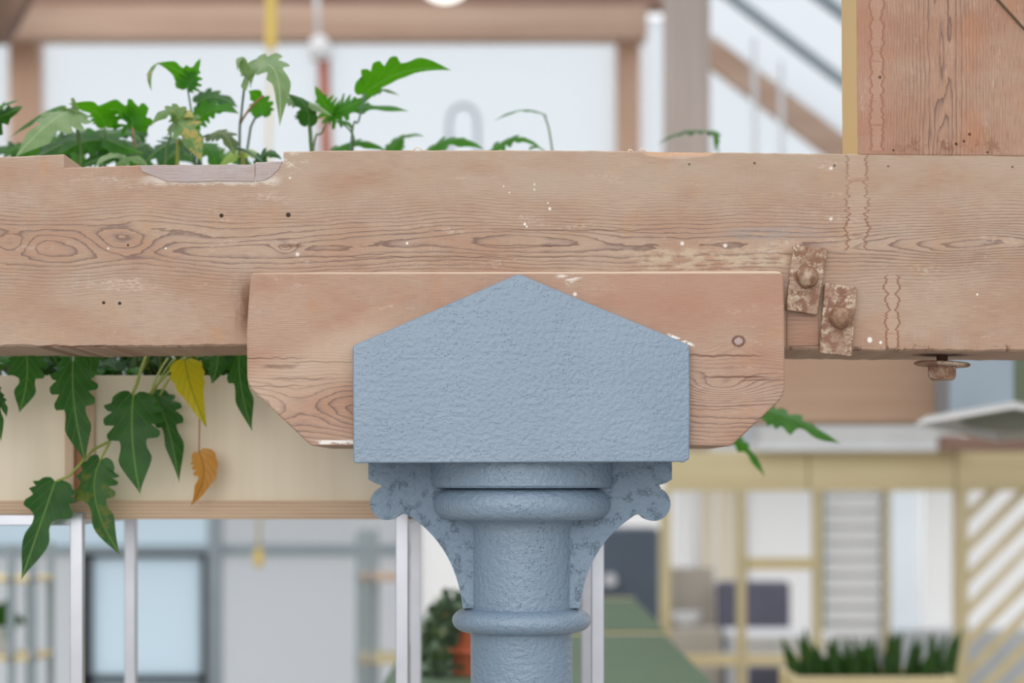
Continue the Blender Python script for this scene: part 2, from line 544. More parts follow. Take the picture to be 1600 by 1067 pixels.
M_PAINT3 = make_paint('blue_grey_brushed_paint', 0.0011, 0)
M_PAINT, M_PAINT2, M_RUST, M_PLYEDGE = make_paint(), make_rough_paint(), make_rust(), make_ply()
L_DARK = make_leaf('dark_green_leaf', (36, 76, 36), (50, 98, 44), (116, 154, 82), (66, 130, 24))
L_MID = make_leaf('mid_green_leaf', (44, 96, 26), (62, 124, 34), (106, 156, 70), (84, 156, 20), 0.45)
L_LIT = make_leaf('backlit_tone_leaf', (46, 112, 20), (66, 138, 30), (100, 162, 60), (84, 156, 14), 0.55)  # brighter base green: light shining through is put into the colour
L_PALE = make_leaf('pale_green_leaf', (112, 140, 92), (136, 160, 112), (164, 182, 134), (120, 165, 60), 0.3)
L_VAR = make_leaf('blotched_green_leaf', (92, 126, 74), (120, 150, 96), (150, 172, 110), (120, 165, 50), 0.35, (196, 168, 96))
L_YEL = make_leaf('yellow_leaf', (196, 182, 30), (176, 178, 40), (112, 132, 40), (214, 196, 20), 0.4)
L_DEAD = make_leaf('dead_orange_leaf', (186, 132, 52), (204, 154, 78), (150, 100, 44), (214, 150, 50), 0.4)
M_STALK = plain('green_stalk', (98, 128, 72), 0.5)
M_STALK_G = plain('grey_green_stalk', (92, 122, 104), 0.5)
M_STALK_B = plain('yellow_green_stalk', (138, 150, 66), 0.5)
M_STALK_D = plain('dry_brown_stalk', (170, 126, 88), 0.6)
M_CREAM = wood_simple('whitewashed_birch_ply', (214, 200, 176), (232, 221, 200), 'z', 0.25)
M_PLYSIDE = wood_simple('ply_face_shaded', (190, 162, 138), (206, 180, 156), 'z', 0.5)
M_ALU = plain('brushed_aluminium', (190, 192, 199), 0.3, 0.5, 0.75, 0.05, 30)
M_SOIL = plain('potting_soil', (52, 40, 32), 0.95, 0.1, 0, 0.3, 60)
M_GREY_WALL = plain('grey_painted_plaster', (196, 199, 201), 0.8)
M_WHITE = plain('white_painted_board', (232, 232, 234), 0.7)
M_PALEGREY = plain('pale_grey_enamel', (206, 205, 203), 0.5)
M_OLDTRUSS = wood_simple('far_roof_timber', (186, 153, 132), (208, 178, 157), 'x', 0.4)
M_OLDTRUSS_V = wood_simple('far_post_timber', (196, 158, 134), (214, 178, 154), 'z', 0.4)
M_DARKTIMBER = wood_simple('dark_roof_timber', (126, 96, 84), (156, 126, 112), 'x', 0.4)
M_GREYPOST = wood_simple('greyed_post_timber', (168, 154, 147), (186, 172, 164), 'z', 0.4)
M_PINE = wood_simple('yellow_pine_stud', (198, 182, 140), (214, 200, 164), 'z', 0.5)
M_PINE_X = wood_simple('yellow_pine_board', (206, 188, 144), (222, 206, 166), 'x', 0.5)
M_FLOOR = plain('grey_concrete', (150, 146, 140), 0.8)
M_GREENTOP = plain('green_linoleum', (80, 101, 76), 0.6, 0.3, 0, 0.1, 6)
M_SLATE = plain('slate_blue_laminate', (88, 99, 114), 0.5)
M_DARKFRAME = plain('black_window_frame', (40, 46, 52), 0.5)
M_STEELFRAME = plain('grey_steel_rail', (150, 162, 168), 0.5)
M_DUCT = plain('galvanised_duct', (150, 162, 172), 0.4, 0.5, 0.3)
M_TERRA = plain('terracotta', (208, 118, 84), 0.8, 0.2, 0, 0.08, 30)
M_YELLOW = plain('yellow_flex', (230, 198, 104), 0.5)
M_REDPOST = plain('red_oxide_steel', (176, 110, 92), 0.6)


def make_glass(name, tint, frost):
    """glass: partly clear, partly a frosted film that glows by the daylight behind it"""
    m = Mat(name); t = m.t
    x, y, z = m.coord()
    tr = t.nodes.new('ShaderNodeBsdfTranslucent'); tr.inputs['Color'].default_value = lin(*tint)
    cl = t.nodes.new('ShaderNodeBsdfTransparent'); cl.inputs['Color'].default_value = (0.95, 0.97, 0.98, 1)
    mx = t.nodes.new('ShaderNodeMixShader'); mx.inputs[0].default_value = frost
    t.links.new(cl.outputs[0], mx.inputs[1]); t.links.new(tr.outputs[0], mx.inputs[2])
    mx2 = t.nodes.new('ShaderNodeMixShader'); mx2.inputs[0].default_value = 0.04
    m.color(lin(*tint)).rough(0.25)
    t.links.new(mx.outputs[0], mx2.inputs[1]); t.links.new(m.b.outputs[0], mx2.inputs[2])
    t.links.new(mx2.outputs[0], m.out.inputs['Surface'])
    return m.m


G_CLEAR = make_glass('window_glass', (232, 236, 240), 0.42)
G_BLUE = make_glass('frosted_blue_glass', (236, 248, 255), 0.9)
G_GREY = make_glass('frosted_grey_glass', (233, 235, 237), 0.95)

G_WHITE = make_glass('frosted_white_glass', (250, 249, 248), 0.95)
G_BEIGE = make_glass('beige_backlit_board', (255, 246, 232), 1.0)

# ------------------------------------------------------------------ the room
def struct(name, bm, mat, parent=None, **k):
    o = mk(name, bm, mat, parent, **k)
    if parent is None: o['kind'] = 'structure'
    return o


struct('floor', box((-6, -3, -0.1), (6, 11, 0)), M_FLOOR)
struct('wall_left', box((-6.1, -3, 0), (-6, 11, 4.5)), M_GREY_WALL)
struct('wall_right', box((6, -3, 0), (6.1, 11, 4.5)), M_GREY_WALL)

# glazed gable beyond the truss: frosted panes between old timbers
YG = 9.0
def bar_px(x0, y0, x1, y1, Y, d):
    return box((WX(x0, Y), Y, WZ(y1, Y)), (WX(x1, Y), Y + d, WZ(y0, Y)))

win = empty('window_1', P(480, 480, YG), kind='structure')
mk('pane', bar_px(62, 60, 498, 480, YG + 0.06, 0.012), G_CLEAR, win)
mk('pane', bar_px(516, 60, 965, 480, YG + 0.06, 0.012), G_CLEAR, win)
mk('pane', bar_px(-1400, 60, 12, 480, YG + 0.06, 0.012), G_CLEAR, win)
mk('pane', bar_px(1002, 30, 1500, 480, YG + 0.06, 0.012), G_CLEAR, win)
mk('sill', bar_px(-1400, 480, 1500, 512, YG, 0.14), M_OLDTRUSS, win, bevel=0.005)
mk('post', bar_px(13, 58, 59, 480, YG, 0.14), M_OLDTRUSS_V, win, bevel=0.006)
mk('post', bar_px(964, 58, 1001, 480, YG, 0.14), M_OLDTRUSS_V, win, bevel=0.006)
mk('glazing_bar', bar_px(499, 58, 515, 480, YG + 0.04, 0.06), M_STEELFRAME, win)
struct('wall_back', bar_px(-1500, 512, 1500, 705, YG, 0.12), M_GREY_WALL)

t = mk('tie_beam', bar_px(-1400, 7, 1012, 59, YG - 0.16, 0.15), M_OLDTRUSS, bevel=0.008)
tag(t, 'pinkish old timber tie beam running across above the bright gable panes', 'beam', kind='thing')
t = mk('roof_beam', bar_px(-1400, -80, 1050, 12, YG + 0.02, 0.12), M_DARKTIMBER, bevel=0.008)
tag(t, 'dark brown timber lying along the very top, above the pinkish tie beam', 'beam', kind='thing')
t = mk('timber_brace', prism_px([(-160, -60), (70, -60), (24, 26), (2, 62), (-160, 62)], 8.3, 8.3, 8.42), wood_simple('dark_brace_timber', (104, 80, 66), (140, 112, 96), 'z', 0.4), bevel=0.006)
tag(t, 'dark timber brace end filling the top left corner', 'brace', kind='thing')
t = mk('timber_post', bar_px(1041, -120, 1110, 705, 7.0, 0.16), M_GREYPOST, bevel=0.006)
tag(t, 'thick greyed timber post standing between gable panes and roof slope', 'post', kind='thing')

# roof slope at the right: rafter, thin bars and translucent panels
a0, d0 = P(1115, 66, 9.0), (P(1320, 221, 9.0) - P(1115, 66, 9.0))
def slope_bar(Y, depth, drop, s0=-1.6, s1=2.4):
    """bar hanging under the roof plane at depth Y"""
    p, q = a0 + d0 * s0, a0 + d0 * s1
    n = Vector((d0.z, 0, -d0.x)).normalized()
    if n.z > 0: n = -n
    bm = bmesh.new()
    add_prism(bm, [(p.x, p.z), (q.x, q.z), (q.x + n.x * drop, q.z + n.z * drop), (p.x + n.x * drop, p.z + n.z * drop)], Y, Y + depth)
    return bm
t = mk('rafter', slope_bar(8.91, 0.08, 0.115, s0=-0.02), M_OLDTRUSS)
tag(t, 'brown timber rafter slanting down to the right below the white roof slope', 'rafter', kind='thing')
roof = empty('ceiling', a0, kind='structure')
for Y in (8.1, 7.33, 6.55):
    mk('glazing_bar', slope_bar(Y, 0.035, 0.04), M_STEELFRAME, roof)
for Ya, Yb in ((8.13, 8.9), (7.36, 8.1), (6.58, 7.33)):
    p, q = a0 + d0 * -1.6, a0 + d0 * 2.4
    bm = add_prism(bmesh.new(), [(p.x, p.z), (q.x, q.z), (q.x, q.z + 0.015), (p.x, p.z + 0.015)], Ya, Yb)
    mk('roof_panel', bm, G_GREY, roof)
for i, px in enumerate((1180, 1222)):
    o = mk('hanger_rod', add_tube(bmesh.new(), [P(px - 2, 60 if i == 0 else 96, 8.4), P(px, 260, 8.4), P(px, 470, 8.4)], 0.011, 8), M_WHITE, smooth='all')
    tag(o, ('thin white hanger rod before the brown rafter, nearer the grey post', 'thin white hanger rod before the brown rafter, farther from the grey post')[i], 'rod', 'white hanger rods by the roof slope')

# red post with its white cap, hoop, globe lamp, yellow flex
o = empty('steel_post', P(513, 470, 8.6), 'red oxide steel post with a white round cap before the panes', 'post')
mk('shaft', add_tube(bmesh.new(), [P(505, 92, 8.6), P(518, 480, 8.6)], 0.026, 12), M_REDPOST, o, smooth='all')
mk('cap', add_lathe(bmesh.new(), [(0.02, WZ(98, 8.6)), (0.046, WZ(92, 8.6)), (0.05, WZ(76, 8.6)), (0.04, WZ(62, 8.6)), (0.016, WZ(57, 8.6))], (WX(499, 8.6), 8.6), 20), M_WHITE, o, smooth='all')
mk('conduit', add_tube(bmesh.new(), [P(494, -40, 8.6), P(497, 60, 8.6)], 0.012, 8), M_WHITE, o, smooth='all')
pts = [P(702, 480, 9.03), P(702, 200, 9.03)] + [P(724 - 22 * math.cos(k * math.pi / 8), 190 - 26 * math.sin(k * math.pi / 8), 9.03) for k in range(9)] + [P(746, 200, 9.03), P(746, 480, 9.03)]
o = mk('steel_hoop', add_tube(bmesh.new(), pts, 0.009, 8), M_DUCT, smooth='all')
tag(o, 'pale grey arched steel hoop standing in front of the right gable pane', 'hoop')

m_globe = Mat('lit_opal_glass'); m_globe.color(lin(245, 245, 240)).rough(0.3)
m_globe.b.inputs['Emission Color'].default_value = (1, 0.97, 0.9, 1); m_globe.b.inputs['Emission Strength'].default_value = 0.9
o = empty('pendant_lamp', P(695, -46, 6.0), 'round white opal pendant lamp peeping in at the top edge', 'lamp')
r = 50 / F * 6.0; cz = WZ(-45, 6.0)
mk('globe', add_lathe(bmesh.new(), [(r * math.sin(k * math.pi / 14) + 1e-4, cz - r * math.cos(k * math.pi / 14)) for k in range(15)], (WX(695, 6.0), 6.0), 28, False), m_globe.m, o, smooth='all')
mk('cord', add_tube(bmesh.new(), [(WX(695, 6.0), 6.0, cz + r), (WX(695, 6.0), 6.0, cz + 1.2)], 0.004, 6), M_DARKFRAME, o, smooth='all')
mk('cap', add_lathe(bmesh.new(), [(0.03, cz + r * 0.93), (0.03, cz + r + 0.03), (0.01, cz + r + 0.05)], (WX(695, 6.0), 6.0), 16), M_DARKFRAME, o, smooth=True)

o = empty('hanging_cable', P(404, 885, 8.2), 'yellow flex hanging from the roof past the tie beam with yellow socket', 'cable')
mk('flex', add_tube(bmesh.new(), [P(424, -60, 8.2), P(423, 80, 8.2), P(415, 450, 8.2), P(404, 862, 8.2)], 0.006, 8), M_YELLOW, o, smooth='all')
mk('sleeve', add_tube(bmesh.new(), [P(424, -60, 8.2), P(423, 76, 8.2)], 0.024, 10), M_YELLOW, o, smooth=True)
mk('socket', add_lathe(bmesh.new(), [(0.01, WZ(886, 8.2)), (0.02, WZ(882, 8.2)), (0.02, WZ(864, 8.2)), (0.012, WZ(858, 8.2))], (WX(404, 8.2), 8.2), 14), M_YELLOW, o, smooth=True)

# ------------------------------------------------------------------ glazed partition low on the left
YP = 8.6
win = empty('window_2', P(330, 1240, YP), kind='structure')
mk('transom', bar_px(-1200, 852, 648, 867, YP, 0.05), M_STEELFRAME, win, bevel=0.003)
mk('mullion', bar_px(324, 705, 345, 1240, YP - 0.03, 0.06), M_STEELFRAME, win, bevel=0.003)
mk('mullion', bar_px(640, 705, 652, 1240, YP - 0.03, 0.06), M_STEELFRAME, win, bevel=0.003)
mk('pane', bar_px(-1200, 705, 324, 852, YP + 0.03, 0.01), G_BLUE, win)
mk('pane', bar_px(345, 705, 640, 852, YP + 0.03, 0.01), G_GREY, win)
mk('pane', bar_px(-1200, 867, 128, 1240, YP + 0.03, 0.01), G_GREY, win)
mk('pane', bar_px(345, 867, 640, 1240, YP + 0.03, 0.01), G_GREY, win)
sash = mk('casement_frame', add_box(add_box(add_box(bar_px(127, 864, 143, 1240, YP - 0.02, 0.06),
          (WX(127, YP), YP - 0.02, WZ(1066, YP)), (WX(326, YP), YP + 0.04, WZ(1055, YP))),
          (WX(316, YP), YP - 0.02, WZ(1240, YP)), (WX(326, YP), YP + 0.04, WZ(867, YP))),
          (WX(127, YP), YP - 0.02, WZ(870, YP)), (WX(326, YP), YP + 0.04, WZ(864, YP))), M_DARKFRAME, win)
mk('pane', bar_px(143, 867, 318, 1055, YP + 0.0, 0.01), G_BLUE, sash)
mk('pane', bar_px(143, 1066, 318, 1240, YP + 0.0, 0.01), G_BLUE, sash)

def shelf_rack(name, loc, label, xs, ys, Y, dep, x0, x1, hy=(760, 1300), m=M_STEELFRAME):
    o = empty(name, loc, label, 'shelf rack')
    for dy in (0, dep):
        for x in xs:
            mk('upright', box((WX(x, Y), Y + dy, max(0, WZ(hy[1], Y))), (WX(x, Y) + 0.02, Y + dy + 0.02, WZ(hy[0], Y))), m, o)
    for y, mat in ys:
        mk('shelf_board', box((WX(x0, Y), Y, WZ(y + 8, Y)), (WX(x1, Y), Y + dep + 0.02, WZ(y, Y))), mat, o, bevel=0.003)
    return o
shelf_rack('shelving_rack', P(25, 1300, 5.8), 'grey steel rack with wooden shelves and a small plant', (-60, 11, 45), ((903, M_PINE_X), (1026, M_PINE_X)), 5.8, 0.22, -60, 55, (850, 1500), M_STEELFRAME)
shelf_rack('shelving_rack', P(620, 1300, 7.6), 'pale steel rack with yellow wooden shelves behind the aluminium legs', (556, 574, 640), ((900, M_PLYSIDE), (1030, M_PINE_X)), 7.6, 0.35, 556, 650, (830, 1500), M_STEELFRAME)

# pale wall built of translucent panes so it looks brighter, and slate cupboard
win = empty('backlit_wall_mid', P(850, 1200, 9.3), kind='structure')
for xa, xb in ((656, 750), (756, 850), (856, 950), (956, 1050)):
    mk('pane', bar_px(xa, 705, xb, 1400, YG + 0.3, 0.012), G_WHITE, win)
    mk('mullion', bar_px(xa - 6, 705, xa, 1400, YG + 0.28, 0.05), M_WHITE, win)
o = empty('cupboard', P(960, 1200, 8.2), 'slate blue cupboard with a pale round knob beyond the green counter', 'cupboard')
Yc_ = 8.2
mk('body', box((WX(880, Yc_), Yc_, 0.0), (WX(1030, Yc_), Yc_ + 0.4, WZ(826, Yc_))), M_SLATE, o, bevel=0.004)
dr = mk('door', box((WX(936, Yc_), Yc_ - 0.02, 0.08), (WX(1027, Yc_), Yc_, WZ(829, Yc_))), M_SLATE, o, bevel=0.003)
mk('knob', add_tube(bmesh.new(), [P(953, 906, Yc_ - 0.02), P(953, 906, Yc_ - 0.06)], 0.028, 16), M_ALU, dr, smooth=True)
dr = mk('door', box((WX(882, Yc_), Yc_ - 0.02, 0.08), (WX(934, Yc_), Yc_, WZ(829, Yc_))), M_SLATE, o, bevel=0.003)

# green topped counters
def counter(y_front, y_back, ylev, x0, x1, label, name='counter'):
    Ya, Yb = 0.43 * F / (y_front - HZ), 0.43 * F / (y_back - HZ)
    o = empty(name, (0.5 * (x0 + x1), 0.5 * (Ya + Yb), 0), label, 'counter', 'green topped counters')
    z = H - 0.43
    mk('worktop', box((x0, Ya, z - 0.006), (x1, Yb, z)), M_GREENTOP, o, bevel=0.001)
    mk('ply_edge', box((x0, Ya, z - 0.03), (x1, Yb, z - 0.006)), M_PINE_X, o, bevel=0.001)
    mk('cabinet_body', box((x0 + 0.03, Ya + 0.03, 0.1), (x1 - 0.03, Yb - 0.03, z - 0.03)), M_PINE_X, o)
    mk('plinth', box((x0 + 0.06, Ya + 0.06, 0.0), (x1 - 0.06, Yb - 0.06, 0.1)), M_DARKFRAME, o)
    mk('edge_strip', box((x0, Yb - 0.02, z - 0.03), (x1, Yb + 0.0, z + 0.003)), M_PINE_X, o)
    return o
counter(1074, 990, 0, -0.27, 0.418, 'green topped counter with a yellow wooden edge, the one carrying the terracotta pot')
counter(984, 935, 0, -0.27, 0.432, 'green topped counter behind the first, ending before the slate cupboard')

# ------------------------------------------------------------------ pine stud partition on the right
YS = 7.0
o = empty('stud_partition', P(1320, 1230, YS), 'yellow pine stud partition with a wide top board', 'partition')
for xa, xb in ((1040, 1262), (1264, 1492), (1494, 1760)):
    mk('top_board', bar_px(xa, 705, xb, 767, YS, 0.06), M_PINE_X, o, bevel=0.002)
for xa, xb in ((1032, 1049), (1153, 1166), (1272, 1285), (1384, 1390), (1494, 1513)):
    mk('stud', bar_px(xa, 767, xb, 1420, YS, 0.06), M_PINE, o, bevel=0.002)
mk('rail', bar_px(1168, 872, 1274, 890, YS + 0.005, 0.04), M_PINE_X, o)
mk('rail', bar_px(1049, 1024, 1274, 1040, YS + 0.005, 0.05), M_PINE_X, o)
mk('rail', bar_px(1513, 1290, 1760, 1306, YS + 0.005, 0.05), M_PINE_X, o)
# slanted slats in the right-hand bay, each its own board clipped to the bay
xa, xb, ya, yb = 1513, 1700, 767, 1290
k = -2
while True:
    c0 = 800 + k * 49                   # row where the slat meets the left stud
    k += 1
    if c0 > yb + 190: break
    w = 17
    pts = []
    for (x, y) in ((xa, c0), (xb, c0 - (xb - xa)), (xb, c0 - (xb - xa) + w), (xa, c0 + w)):
        pts.append([x, y])
    if pts[0][1] < ya + 6: continue
    if pts[1][1] < ya:
        x_ = xa + (c0 - ya); pts[1] = [x_, ya]; pts[2] = [min(xb, x_ + w), ya]
    if pts[0][1] > yb:
        x_ = xa + (c0 - yb); pts[0] = [x_, yb]; pts[3] = [x_ + w, yb]
    elif pts[3][1] > yb: pts[3][1] = yb
    mk('slat', prism_px(pts, YS, YS + 0.015, YS + 0.035), M_PINE_X, o)

win = empty('backlit_wall_right', P(1170, 1200, 8.8), kind='structure')  # white wall behind the studs, made translucent so daylight brightens it
for xa, xb in ((1052, 1086), (1090, 1166), (1170, 1284)):
    mk('pane', bar_px(xa, 705, xb, 1290, 8.8, 0.012), G_CLEAR if xa == 1090 else G_WHITE, win)
    mk('mullion', bar_px(xb, 705, xb + 4, 1290, 8.78, 0.05), M_WHITE, win)
struct('wall_back', bar_px(1392, 985, 1800, 1500, 8.8, 0.1), M_GREY_WALL)
win = empty('window_3', P(1440, 985, 8.8), kind='structure')
mk('pane', bar_px(1392, 705, 1440, 985, 8.8, 0.01), G_CLEAR, win)
mk('pane', bar_px(1443, 705, 1500, 985, 8.8, 0.01), G_WHITE, win)
mk('pane', bar_px(1504, 705, 1800, 985, 8.8, 0.01), G_WHITE, win)
mk('mullion', bar_px(1500, 705, 1504, 985, 8.78, 0.05), M_WHITE, win)
mk('head_rail', bar_px(1052, 694, 1288, 705, 8.74, 0.08), M_WHITE, bpy.data.objects['backlit_wall_right'])
lv = empty('window_4', P(1338, 1000, 8.3), kind='structure')
mk('pane', bar_px(1286, 760, 1390, 1010, 8.42, 0.01), G_WHITE, lv)
mk('jamb', bar_px(1282, 755, 1290, 1300, 8.28, 0.14), M_STEELFRAME, lv)
mk('jamb', bar_px(1384, 755, 1392, 1300, 8.28, 0.14), M_STEELFRAME, lv)
for k in range(10):
    y = 776 + k * 25
    bm = bmesh.new()
    p = [P(1290, y + 3, 8.3), P(1384, y + 3, 8.3), P(1384, y - 3, 8.36), P(1290, y - 3, 8.36)]
    lo_ = [bm.verts.new(v) for v in p]; hi_ = [bm.verts.new(v + Vector((0, 0, 0.008))) for v in p]
    bm.faces.new(lo_); bm.faces.new(list(reversed(hi_)))
    for i in range(4): bm.faces.new((lo_[i], hi_[i], hi_[(i + 1) % 4], lo_[(i + 1) % 4]))
    mk('slat', bm, G_WHITE, lv)
mk('apron', bar_px(1286, 1010, 1390, 1300, 8.4, 0.03), M_GREY_WALL, lv)

# things behind the studs
M_TAUPE = plain('taupe_board', (196, 187, 174), 0.7)
M_CHAR = plain('charcoal_fabric', (112, 112, 128), 0.9)
o = mk('panel', bar_px(1093, 704, 1118, 1000, 8.76, 0.006), G_BEIGE); tag(o, 'beige board made as a backlit blind behind the studs, the one nearer the slate cupboard', 'panel', 'beige backlit boards behind the studs')  # beige boards, made translucent so they look brighter
o = mk('panel', bar_px(1121, 704, 1150, 1000, 8.76, 0.006), G_BEIGE); tag(o, 'beige board made as a backlit blind behind the studs, beside the second pine stud', 'panel', 'beige backlit boards behind the studs')
o = empty('sideboard', P(1090, 1300, 8.1), 'taupe low sideboard behind the pine studs carrying a white bowl', 'sideboard')
mk('body', box((WX(1050, 8.1), 8.1, 0.06), (WX(1128, 8.1), 8.4, WZ(984, 8.1))), M_TAUPE, o, bevel=0.004)
mk('back_panel', box((WX(1050, 8.1), 8.4, 0.06), (WX(1128, 8.1), 8.42, WZ(892, 8.1))), M_TAUPE, o, bevel=0.003)
mk('plinth', box((WX(1054, 8.1), 8.12, 0.0), (WX(1124, 8.1), 8.38, 0.06)), M_DARKFRAME, o)
zb = WZ(984, 8.1)
o = mk('bowl', add_lathe(bmesh.new(), [(0.03, zb), (0.035, zb + 0.006), (0.06, zb + 0.03), (0.07, zb + 0.06), (0.066, zb + 0.06), (0.055, zb + 0.03), (0.0, zb + 0.012)], (WX(1070, 8.25), 8.25), 24, False), M_WHITE, smooth='all')
tag(o, 'white bowl standing on the taupe sideboard', 'bowl')
o = empty('armchair', P(1195, 1300, 8.0), 'charcoal fabric seat with a high back behind the pine studs', 'armchair')
mk('backrest', box((WX(1133, 8.0), 8.3, WZ(1030, 8.0)), (WX(1252, 8.0), 8.4, WZ(915, 8.0))), M_CHAR, o, bevel=0.02, seg=3)
mk('seat', box((WX(1133, 8.0), 7.95, 0.6), (WX(1252, 8.0), 8.34, WZ(1040, 8.0))), M_CHAR, o, bevel=0.02, seg=3)
for sx in (1136, 1240):
    for Y in (8.0, 8.34):
        mk('leg', box((WX(sx, 8.0), Y, 0), (WX(sx, 8.0) + 0.03, Y + 0.03, 0.62)), M_DARKFRAME, o)
o = empty('side_table', P(1240, 1300, 7.6), 'white table standing low behind the pine rail', 'table')
mk('table_top', box((WX(1140, 7.6), 7.45, WZ(1000, 7.6)), (WX(1296, 7.6), 7.85, WZ(988, 7.6))), M_WHITE, o, bevel=0.004)
mk('apron', box((WX(1146, 7.6), 7.47, WZ(1030, 7.6)), (WX(1290, 7.6), 7.83, WZ(1000, 7.6))), M_WHITE, o)
for sx in (1146, 1284):
    for Y in (7.48, 7.78):
        mk('leg', box((WX(sx, 7.6), Y, 0), (WX(sx, 7.6) + 0.04, Y + 0.04, WZ(1028, 7.6))), M_WHITE, o)

# overhead things at the right
o = empty('light_trough', P(1350, 705, 6.95), 'long white metal trough lying on the pine top board', 'trough')
mk('channel', bar_px(1186, 668, 1502, 696, 6.98, 0.12), M_PALEGREY, o, bevel=0.006)
mk('lip', bar_px(1180, 696, 1506, 705, 6.95, 0.18), M_WHITE, o, bevel=0.004)
t = mk('timber_beam', bar_px(930, 450, 1482, 661, 5.0, 0.2), wood_simple('distant_pine_beam', (176, 140, 116), (194, 164, 140), 'x', 0.2), bevel=0.008)
tag(t, 'blurred brown timber beam farther back below the near beam', 'beam', kind='thing')
o = empty('extract_duct', P(1530, 640, 4.85), 'blue grey square duct ending in a tilted white flared hood', 'duct')
mk('duct', box((WX(1481, 4.8), 4.78, WZ(650, 4.8)), (WX(1581, 4.8), 4.95, WZ(-100, 4.8))), M_DUCT, o, bevel=0.003)
rim = [P(1427, 664, 4.72), P(1586, 637, 4.5), P(1740, 668, 4.75), P(1560, 690, 5.15)]
up = [P(1440, 655, 4.74), P(1584, 630, 4.56), P(1728, 658, 4.76), P(1562, 676, 5.1)]
ce = sum(rim, Vector()) / 4
inn = [ce + (v - ce) * 0.9 for v in rim]
inu = [v + Vector((0, 0, 0.02)) for v in inn]
bm = bmesh.new()
R = [[bm.verts.new(v) for v in ring] for ring in (up, rim, inn, inu)]
bm.faces.new(R[0]); bm.faces.new(R[3])
for a, b in zip(R, R[1:]):
    for i in range(4): bm.faces.new((a[i], a[(i + 1) % 4], b[(i + 1) % 4], b[i]))
mk('hood', bm, M_PALEGREY, o, bevel=0.002)
bm = bmesh.new()
cu = sum(inu, Vector()) / 4
e1, e2 = (inu[2] - inu[0]) * 0.30, (inu[3] - inu[1]) * 0.30
nn = e1.cross(e2).normalized()
if nn.z > 0: nn = -nn
A = [bm.verts.new(cu + e1 * math.cos(a) + e2 * math.sin(a)) for a in (k * math.pi / 12 for k in range(24))]
B = [bm.verts.new(cu + nn * 0.015 + (e1 * math.cos(a) + e2 * math.sin(a)) * 0.85) for a in (k * math.pi / 12 for k in range(24))]
bm.faces.new(A); bm.faces.new(B)
for i in range(24): bm.faces.new((A[i], A[(i + 1) % 24], B[(i + 1) % 24], B[i]))
mk('intake_ring', bm, plain('dull_green_grey_metal', (120, 124, 112), 0.5), o, smooth=True)
o = mk('painted_board', bar_px(1583, 430, 1720, 640, 5.6, 0.04), plain('grey_green_paint', (112, 122, 100), 0.7), bevel=0.003)
tag(o, 'grey green board beyond the duct at the right edge', 'board')
t = mk('timber_beam', bar_px(1478, 680, 1760, 705, 6.7, 0.14), M_DARKTIMBER, bevel=0.004)  # dark strip added for the far beam's shade over the pine board
tag(t, 'dark brown strip for the shade under the white hood, on the pine board', 'beam', kind='thing')

# ------------------------------------------------------------------ the near beam
YB, YBK = 2.545, 2.745
def lerp_poly(pts, x):
    for (xa, ya), (xb, yb) in zip(pts, pts[1:]):
        if xa <= x <= xb and xb > xa:
            return ya + (yb - ya) * (x - xa) / (xb - xa)
    return pts[-1][1]
top_l = [(-900, 250), (-260, 247), (0, 245.5), (60, 242.5), (100, 241)]
top_n = [(100, 262), (160, 260), (215, 258), (300, 257), (398, 256.6), (399, 253), (443, 251.5)]
top_r = [(443, 236.8), (560, 234.6), (800, 234.5), (1000, 236), (1080, 237.5), (1320, 240.5), (1600, 243.5), (1900, 246)]
bot = [(-900, 547), (-260, 545), (0, 541), (120, 543), (250, 542), (386, 540), (1226, 546), (1400, 548), (1900, 550)]
rng = random.Random(4)
sections = []
for seg in (top_l, top_n, top_r):
    xs = sorted(set([p[0] for p in seg] + [seg[0][0] + i * 13.0 for i in range(int((seg[-1][0] - seg[0][0]) / 13) + 1)]))
    for i, x in enumerate(xs):
        j1, j2, j3 = rng.uniform(-0.7, 0.7), rng.uniform(-1.1, 1.1), rng.uniform(0, 1.3)
        yt, yb = lerp_poly(seg, x) + j1 * 0.6, lerp_poly(bot, x) + j2 * 0.7
        ch = 0.0
        if seg is top_r and 1000 < x < 1112: ch = 9.5 * math.sin(math.pi * (x - 1000) / 112) ** 0.6
        sections.append((x, yt, yb, j3, ch))
bm = bmesh.new()
rings = []
for x, yt, yb, j3, ch in sections:
    X = WX(x, YB); q = 1 / F * YB
    zt, zb = WZ(yt, YB), WZ(yb, YB)
    c = (1.2 + j3) * q
    cht = c + ch * q
    rings.append([bm.verts.new(v) for v in ((X, YB, zb + c * 1.5), (X, YB, zt - cht), (X, YB + c + ch * q * 0.5, zt),
                                            (X, YBK - 0.004, zt), (X, YBK, zt - 0.004), (X, YBK, zb + 0.004), (X, YBK - 0.004, zb), (X, YB + c * 2.2, zb))])
for a, b in zip(rings, rings[1:]):
    for k in range(8):
        bm.faces.new((a[k], a[(k + 1) % 8], b[(k + 1) % 8], b[k]))
bm.faces.new(rings[0]); bm.faces.new(rings[-1])
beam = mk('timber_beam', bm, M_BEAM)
tag(beam, 'long scrubbed pine beam with a notched top edge running across the photo', 'beam', kind='thing')
M_SCARF = old_timber('greyed_scarf_wood', 2.545, False, 330, 4, [], 20, seed=120.0, tone=(186, 177, 174), fine_amt=0.6)
mk('scarf_repair', prism_px([(218, 258.4), (398, 257.2), (398, 284), (340, 283), (300, 285), (262, 284), (240, 275), (222, 268)], 2.545, 2.5435, 2.56), M_SCARF, beam, bevel=0.0008)
mk('scarf_repair', prism_px([(399.5, 254), (442, 252.4), (436, 264), (426, 274), (416, 281), (399.5, 284)], 2.545, 2.5437, 2.56), M_SCARF, beam, bevel=0.0008)
